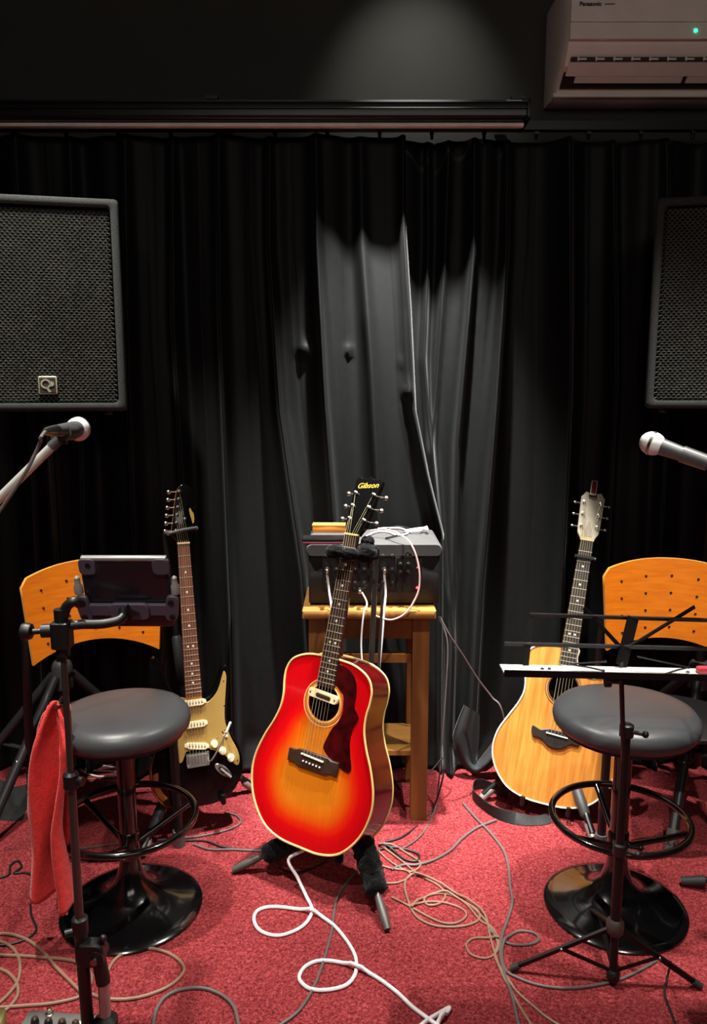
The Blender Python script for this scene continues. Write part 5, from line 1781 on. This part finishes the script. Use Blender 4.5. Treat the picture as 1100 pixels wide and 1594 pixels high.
for x in (-.05, .0, .05):
    MB().cyl((x, PD_ / 2, .03), (x, PD_ / 2 + .008, .03), .006, 10).build('socket', STEEL, pd)
lp0 = fl(3, 1590, .05)
pe = thing('stomp_box', 'olive stomp box cut off by the left edge beside the grey pedal', 'effects pedal', (lp0.x - .035, lp0.y - .04, 0), radians(8))
MB().rbox((0, 0, .028), (.085, .13, .056), .008).build('case', mat('olive_case', (146, 138, 84), .45, .2), pe)
for x in (-.022, .022):
    MB().lathe([(.008, 0), (.008, .010), (.006, .015), (.0001, .016)], 12, None, (x, .035, .056)).build('knob', BLACKP, pe)
MB().lathe([(.008, 0), (.008, .003), (.005, .004), (.005, .013), (.0001, .014)], 12, None, (0, -.035, .056)).build('foot_switch', NICKEL, pe)

# ------------------------------------------------------------------ cables on the carpet
def z7(l): return [(380 + x / 2.75, 1280 + y / 2.75) for x, y in l]
def z6(l): return [(740 + x / 3.0556, 1080 + y / 3.0556) for x, y in l]
def z4(l): return [(x / 2.75, 1080 + y / 2.75) for x, y in l]
def z2(l): return [(360 + x / 3.0556, 1000 + y / 3.0556) for x, y in l]
wh = z7([(290, 385), (265, 430), (215, 465), (140, 485), (70, 465), (42, 420), (55, 380), (110, 362), (200, 368), (290, 388), (370, 430), (430, 495), (470, 560), (480, 610), (470, 660), (430, 700), (350, 718), (280, 712), (240, 680), (238, 650), (265, 615), (320, 593), (400, 598), (480, 627), (560, 660), (650, 725), (720, 790), (800, 850), (840, 880), (830, 905), (790, 920)])
P0 = Wp(gc, (.0, -.004, -.05))
ww = [P0, Wp(gc, (-.005, -.03, -.045)), at(449, 1338, 1.975), at(463, 1366, 1.955), fl(477, 1396, .010), fl(484, 1410, .006)] + [fl(x, y, .0045) for x, y in wh]
cable('thick white cable looping from the sunburst guitar to the front', None, .0046, CWHT, ww, name='guitar_cable')
cable('white cable end folded in a sharp bend at the bottom edge', z7([(740, 885), (780, 850), (830, 820), (872, 796), (878, 800), (860, 825), (835, 850), (815, 880)]), .0046, CWHT)
cable('grey cable running forward from the guitar stand', z7([(500, 195), (440, 255), (400, 320), (385, 380), (375, 460), (350, 560), (320, 650), (285, 730), (230, 810), (150, 870), (110, 900)]), .0036, CGREY)
cable('tan cable coiled in loops right of the guitar stand', z7([(600, 110), (680, 170), (740, 220), (830, 270), (860, 310), (840, 345), (790, 355), (770, 330), (800, 308), (870, 305), (940, 340), (1000, 380), (1000, 420), (930, 445), (830, 445), (760, 420), (720, 380), (690, 300), (690, 250), (720, 225), (780, 240), (880, 290), (960, 340), (1030, 400), (1050, 480), (1075, 570), (1100, 640), (1130, 700), (1180, 790), (1250, 900)]), .0032, CTAN)
cable('second tan cable winding beside the coiled one', z7([(630, 320), (700, 355), (780, 400), (850, 430), (910, 430), (950, 400), (930, 370), (860, 345), (790, 340), (740, 350), (715, 370), (735, 345), (800, 310), (880, 310), (950, 350), (1010, 420), (1060, 450), (1090, 510), (1075, 560), (1030, 582), (970, 565), (950, 525), (980, 497), (1040, 495), (1090, 500)]), .0030, CTAN)
cable('tan cable trailing to the bottom edge left of the music stand', z6([(-20, 1010), (40, 1070), (80, 1130), (105, 1190), (90, 1240), (110, 1290), (150, 1350), (200, 1420), (280, 1490), (340, 1540), (420, 1590)]), .0030, CTAN)
cable('dark grey cable running from the table to the bottom edge', z6([(-60, 520), (0, 590), (60, 650), (130, 740), (155, 820), (165, 920), (175, 990), (150, 1080), (125, 1150), (118, 1240), (140, 1340), (175, 1440), (205, 1571), (215, 1620)]), .0040, CGREY)
cable('grey cable in a small loop left of the music stand', z6([(60, 1120), (140, 1180), (210, 1195), (280, 1185), (300, 1160), (270, 1135), (200, 1130), (150, 1165), (125, 1220), (140, 1310), (200, 1350), (300, 1385), (420, 1400), (550, 1390), (680, 1360), (780, 1315), (860, 1270)]), .0034, CGREY)
cable('thin dark cable hanging off the music stand foot', None, .0026, CBLK, [at(1044, 1496, 1.63), fl(1037, 1528, .01), fl(1034, 1548, .004), fl(1044, 1577, .004), fl(1055, 1605, .004)], lift=False)
cable('grey cable curving from the table leg to the right stool', z2([(760, 1080), (820, 1058), (880, 1058), (960, 1035), (1040, 990), (1100, 930), (1170, 880), (1260, 845)]), .0040, CGREY)
cable('black cable looped behind the guitar stand', z2([(660, 1010), (740, 975), (830, 985), (890, 1010), (880, 1040), (820, 1030), (760, 985), (700, 965)]), .0034, CBLK)
cable('pale cable lying in a bend under the sunburst guitar', z2([(700, 960), (760, 960), (830, 1000), (900, 1050), (860, 1090), (800, 1070), (740, 1030), (700, 990)]), .0030, CTAN)
cable('thin pale cable crossing behind the furry stand leg', z2([(710, 1060), (760, 1075), (830, 1085), (850, 1110), (800, 1140), (740, 1145), (690, 1130)]), .0030, CTAN)
cable('grey cable running under the left of the guitar stand', z2([(-180, 960), (-100, 985), (0, 985), (100, 990), (200, 992), (250, 985), (310, 975)]), .0034, CGREY)
cable('dark cable in a loose loop below the sunburst guitar', z2([(240, 985), (220, 1030), (240, 1075), (300, 1095), (380, 1075), (440, 1045), (465, 1015)]), .0028, CBLK)
cable('black cable dropping from the amplifier beside the table', None, .0032, CGREY, [at(684, 960, 2.42), at(700, 990, 2.42), at(720, 1020, 2.45), at(742, 1055, 2.5), at(765, 1085, 2.52), at(782, 1110, 2.5), fl(800, 1215, .01)], lift=False)
cable('thin grey cable hanging behind the right table leg', None, .0026, CGREY, [at(683, 960, 2.5), at(696, 1000, 2.48), at(694, 1070, 2.46), at(688, 1150, 2.44), at(682, 1225, 2.40), fl(676, 1262, .004), fl(655, 1300, .004), fl(625, 1322, .004)], lift=False)
cable('black cable from under the table to the floor', None, .0030, CBLK, [at(612, 1217, 2.42), at(640, 1214, 2.36), at(670, 1200, 2.37), at(690, 1180, 2.40), at(688, 1215, 2.36), fl(670, 1265, .004), fl(630, 1300, .004), fl(600, 1310, .004)], lift=False)
# left floor
cable('tan cable running in from the left edge below the towel', z4([(-60, 1040), (0, 1027), (60, 1032), (120, 1055), (180, 1100), (240, 1170), (310, 1240), (360, 1290)]), .0042, CTAN)
cable('tan cable crossing the carpet behind the grey pedal', z4([(-60, 1110), (0, 1118), (100, 1122), (200, 1130), (320, 1145), (385, 1190), (390, 1230), (370, 1270), (330, 1300), (220, 1325), (100, 1335), (0, 1342), (-60, 1340)]), .0040, CTAN)
cable('looped tan cable at the left edge above the pedal', z4([(-60, 1050), (0, 1060), (50, 1085), (80, 1130), (85, 1190), (65, 1250), (0, 1320), (-60, 1350)]), .0040, CTAN)
cable('inner looped tan cable at the left edge above the pedal', z4([(-60, 1160), (0, 1178), (40, 1198), (72, 1240), (75, 1290), (40, 1340), (0, 1370)]), .0040, CTAN)
cable('short dark cable below the towel', z4([(-40, 1080), (40, 1072), (100, 1055), (140, 1030), (155, 1000), (135, 950), (130, 900)]), .0030, CBLK)
lf_ = z4([(455, 1200), (490, 1140), (550, 1103), (640, 1090), (720, 1110), (775, 1150), (785, 1190), (740, 1240), (660, 1280), (560, 1305), (460, 1305), (390, 1285), (350, 1270)])
lc = cable('tan cable looping right from the tablet stand with a jack plug', lf_, .0040, CTAN)
jp0, jp1 = fl(*z4([(455, 1200)])[0], .006), fl(*z4([(455, 1275)])[0], .006)
MB().tube([jp0, jp0.lerp(jp1, .3), jp0.lerp(jp1, .34), jp0.lerp(jp1, .62), jp0.lerp(jp1, .65), jp1], [.005, .0058, .0075, .0065, .003, .0028], 10).build('jack_plug', NICKEL, lc)
cable('mauve grey cable arching at the bottom edge', z4([(650, 1440), (655, 1414), (670, 1350), (710, 1295), (780, 1265), (870, 1260), (950, 1290), (1000, 1340), (1020, 1414), (1022, 1440)]), .0042, CGREY)
cable('grey cable curling under the electric guitar', z4([(330, 665), (440, 650), (530, 640), (640, 630), (780, 618), (880, 605), (980, 580), (1030, 550), (1010, 520), (960, 510)]), .0032, CGREY)
cable('grey cable from the left stool to the furry stand leg', z4([(300, 700), (400, 715), (500, 700), (600, 665), (700, 640), (860, 628), (950, 655), (1050, 668), (1120, 665)]), .0032, CBLK)
cable('white cable coiled on the floor behind the left stool', z4([(330, 300), (380, 325), (450, 330), (520, 335), (490, 350), (410, 352), (340, 320), (380, 300), (460, 310), (530, 325)]), .0034, CWHT)
cable('tan cable lying behind the left stool column', z4([(350, 370), (400, 365), (450, 372), (520, 374), (600, 378)]), .0034, CTAN)
cable('black cable with a knot at the left edge', z4([(-40, 800), (10, 785), (40, 770), (45, 735), (75, 715), (92, 740), (60, 768), (100, 765), (140, 775)]), .0032, CBLK)
# black strap on the floor under the natural guitar, a ribbon standing on its edge
sp = [fl(790, 1244), fl(766, 1234), fl(748, 1228), fl(737, 1232), fl(736, 1246), fl(752, 1262), fl(772, 1275), fl(796, 1283), fl(822, 1286), fl(850, 1284), fl(872, 1276)]
cc = catmull(sp, 6)
vs, fs = [], []
for i, p in enumerate(cc):
    t = (cc[min(i + 1, len(cc) - 1)] - cc[max(i - 1, 0)]).normalized()
    nrm_ = Vector((-t.y, t.x, 0))
    f = i / (len(cc) - 1)
    lay = max(0, min(1, (f - .55) / .3))            # lies flatter towards its end
    hv = Vector((0, 0, 1)).lerp(nrm_, lay * .75).normalized() * .036
    for (a, b) in ((0, 0), (1, 0), (1, 1), (0, 1)):
        vs.append(Vector((p.x, p.y, .002)) + hv * a + nrm_ * (.0025 * b))
for i in range(len(cc) - 1):
    for k in range(4):
        k2 = (k + 1) % 4
        fs.append((i * 4 + k, i * 4 + k2, (i + 1) * 4 + k2, (i + 1) * 4 + k))
fs.append((0, 3, 2, 1))
n = (len(cc) - 1) * 4
fs.append((n, n + 1, n + 2, n + 3))
tag(MB().add(vs, fs).build('guitar_strap', mat('strap_black', (24, 25, 26), .6, 0, .4, bump=(200, .3)), ang=50), 'black guitar strap looped on the carpet below the natural guitar', 'strap')

# ------------------------------------------------------------------ dark cloth heaped on the floor at the left edge
cb = fl(-12, 1262)
vs, fs = [], []
for j in range(13):
    for i in range(21):
        u, v = i / 20 * 2 - 1, j / 12 * 2 - 1
        r2 = u * u + v * v
        h = max(0.0, 1 - r2) ** .5 * (.06 + .018 * sin(u * 9 + v * 4) + .012 * sin(v * 13 - u * 5))
        k = 1 + .08 * sin(5 * atan2(v, u))
        vs.append((cb.x + u * .12 * k, cb.y + .03 + v * .085 * k, max(.001, h)))
for j in range(12):
    for i in range(20):
        a = j * 21 + i
        fs.append((a, a + 1, a + 22, a + 21))
tag(MB().add(vs, fs).build('cloth_heap', mat('black_cloth', (20, 21, 22), .85, bump=(150, .4)), ang=180), 'dark cloth heaped on the carpet at the left edge behind the towel', 'cloth')
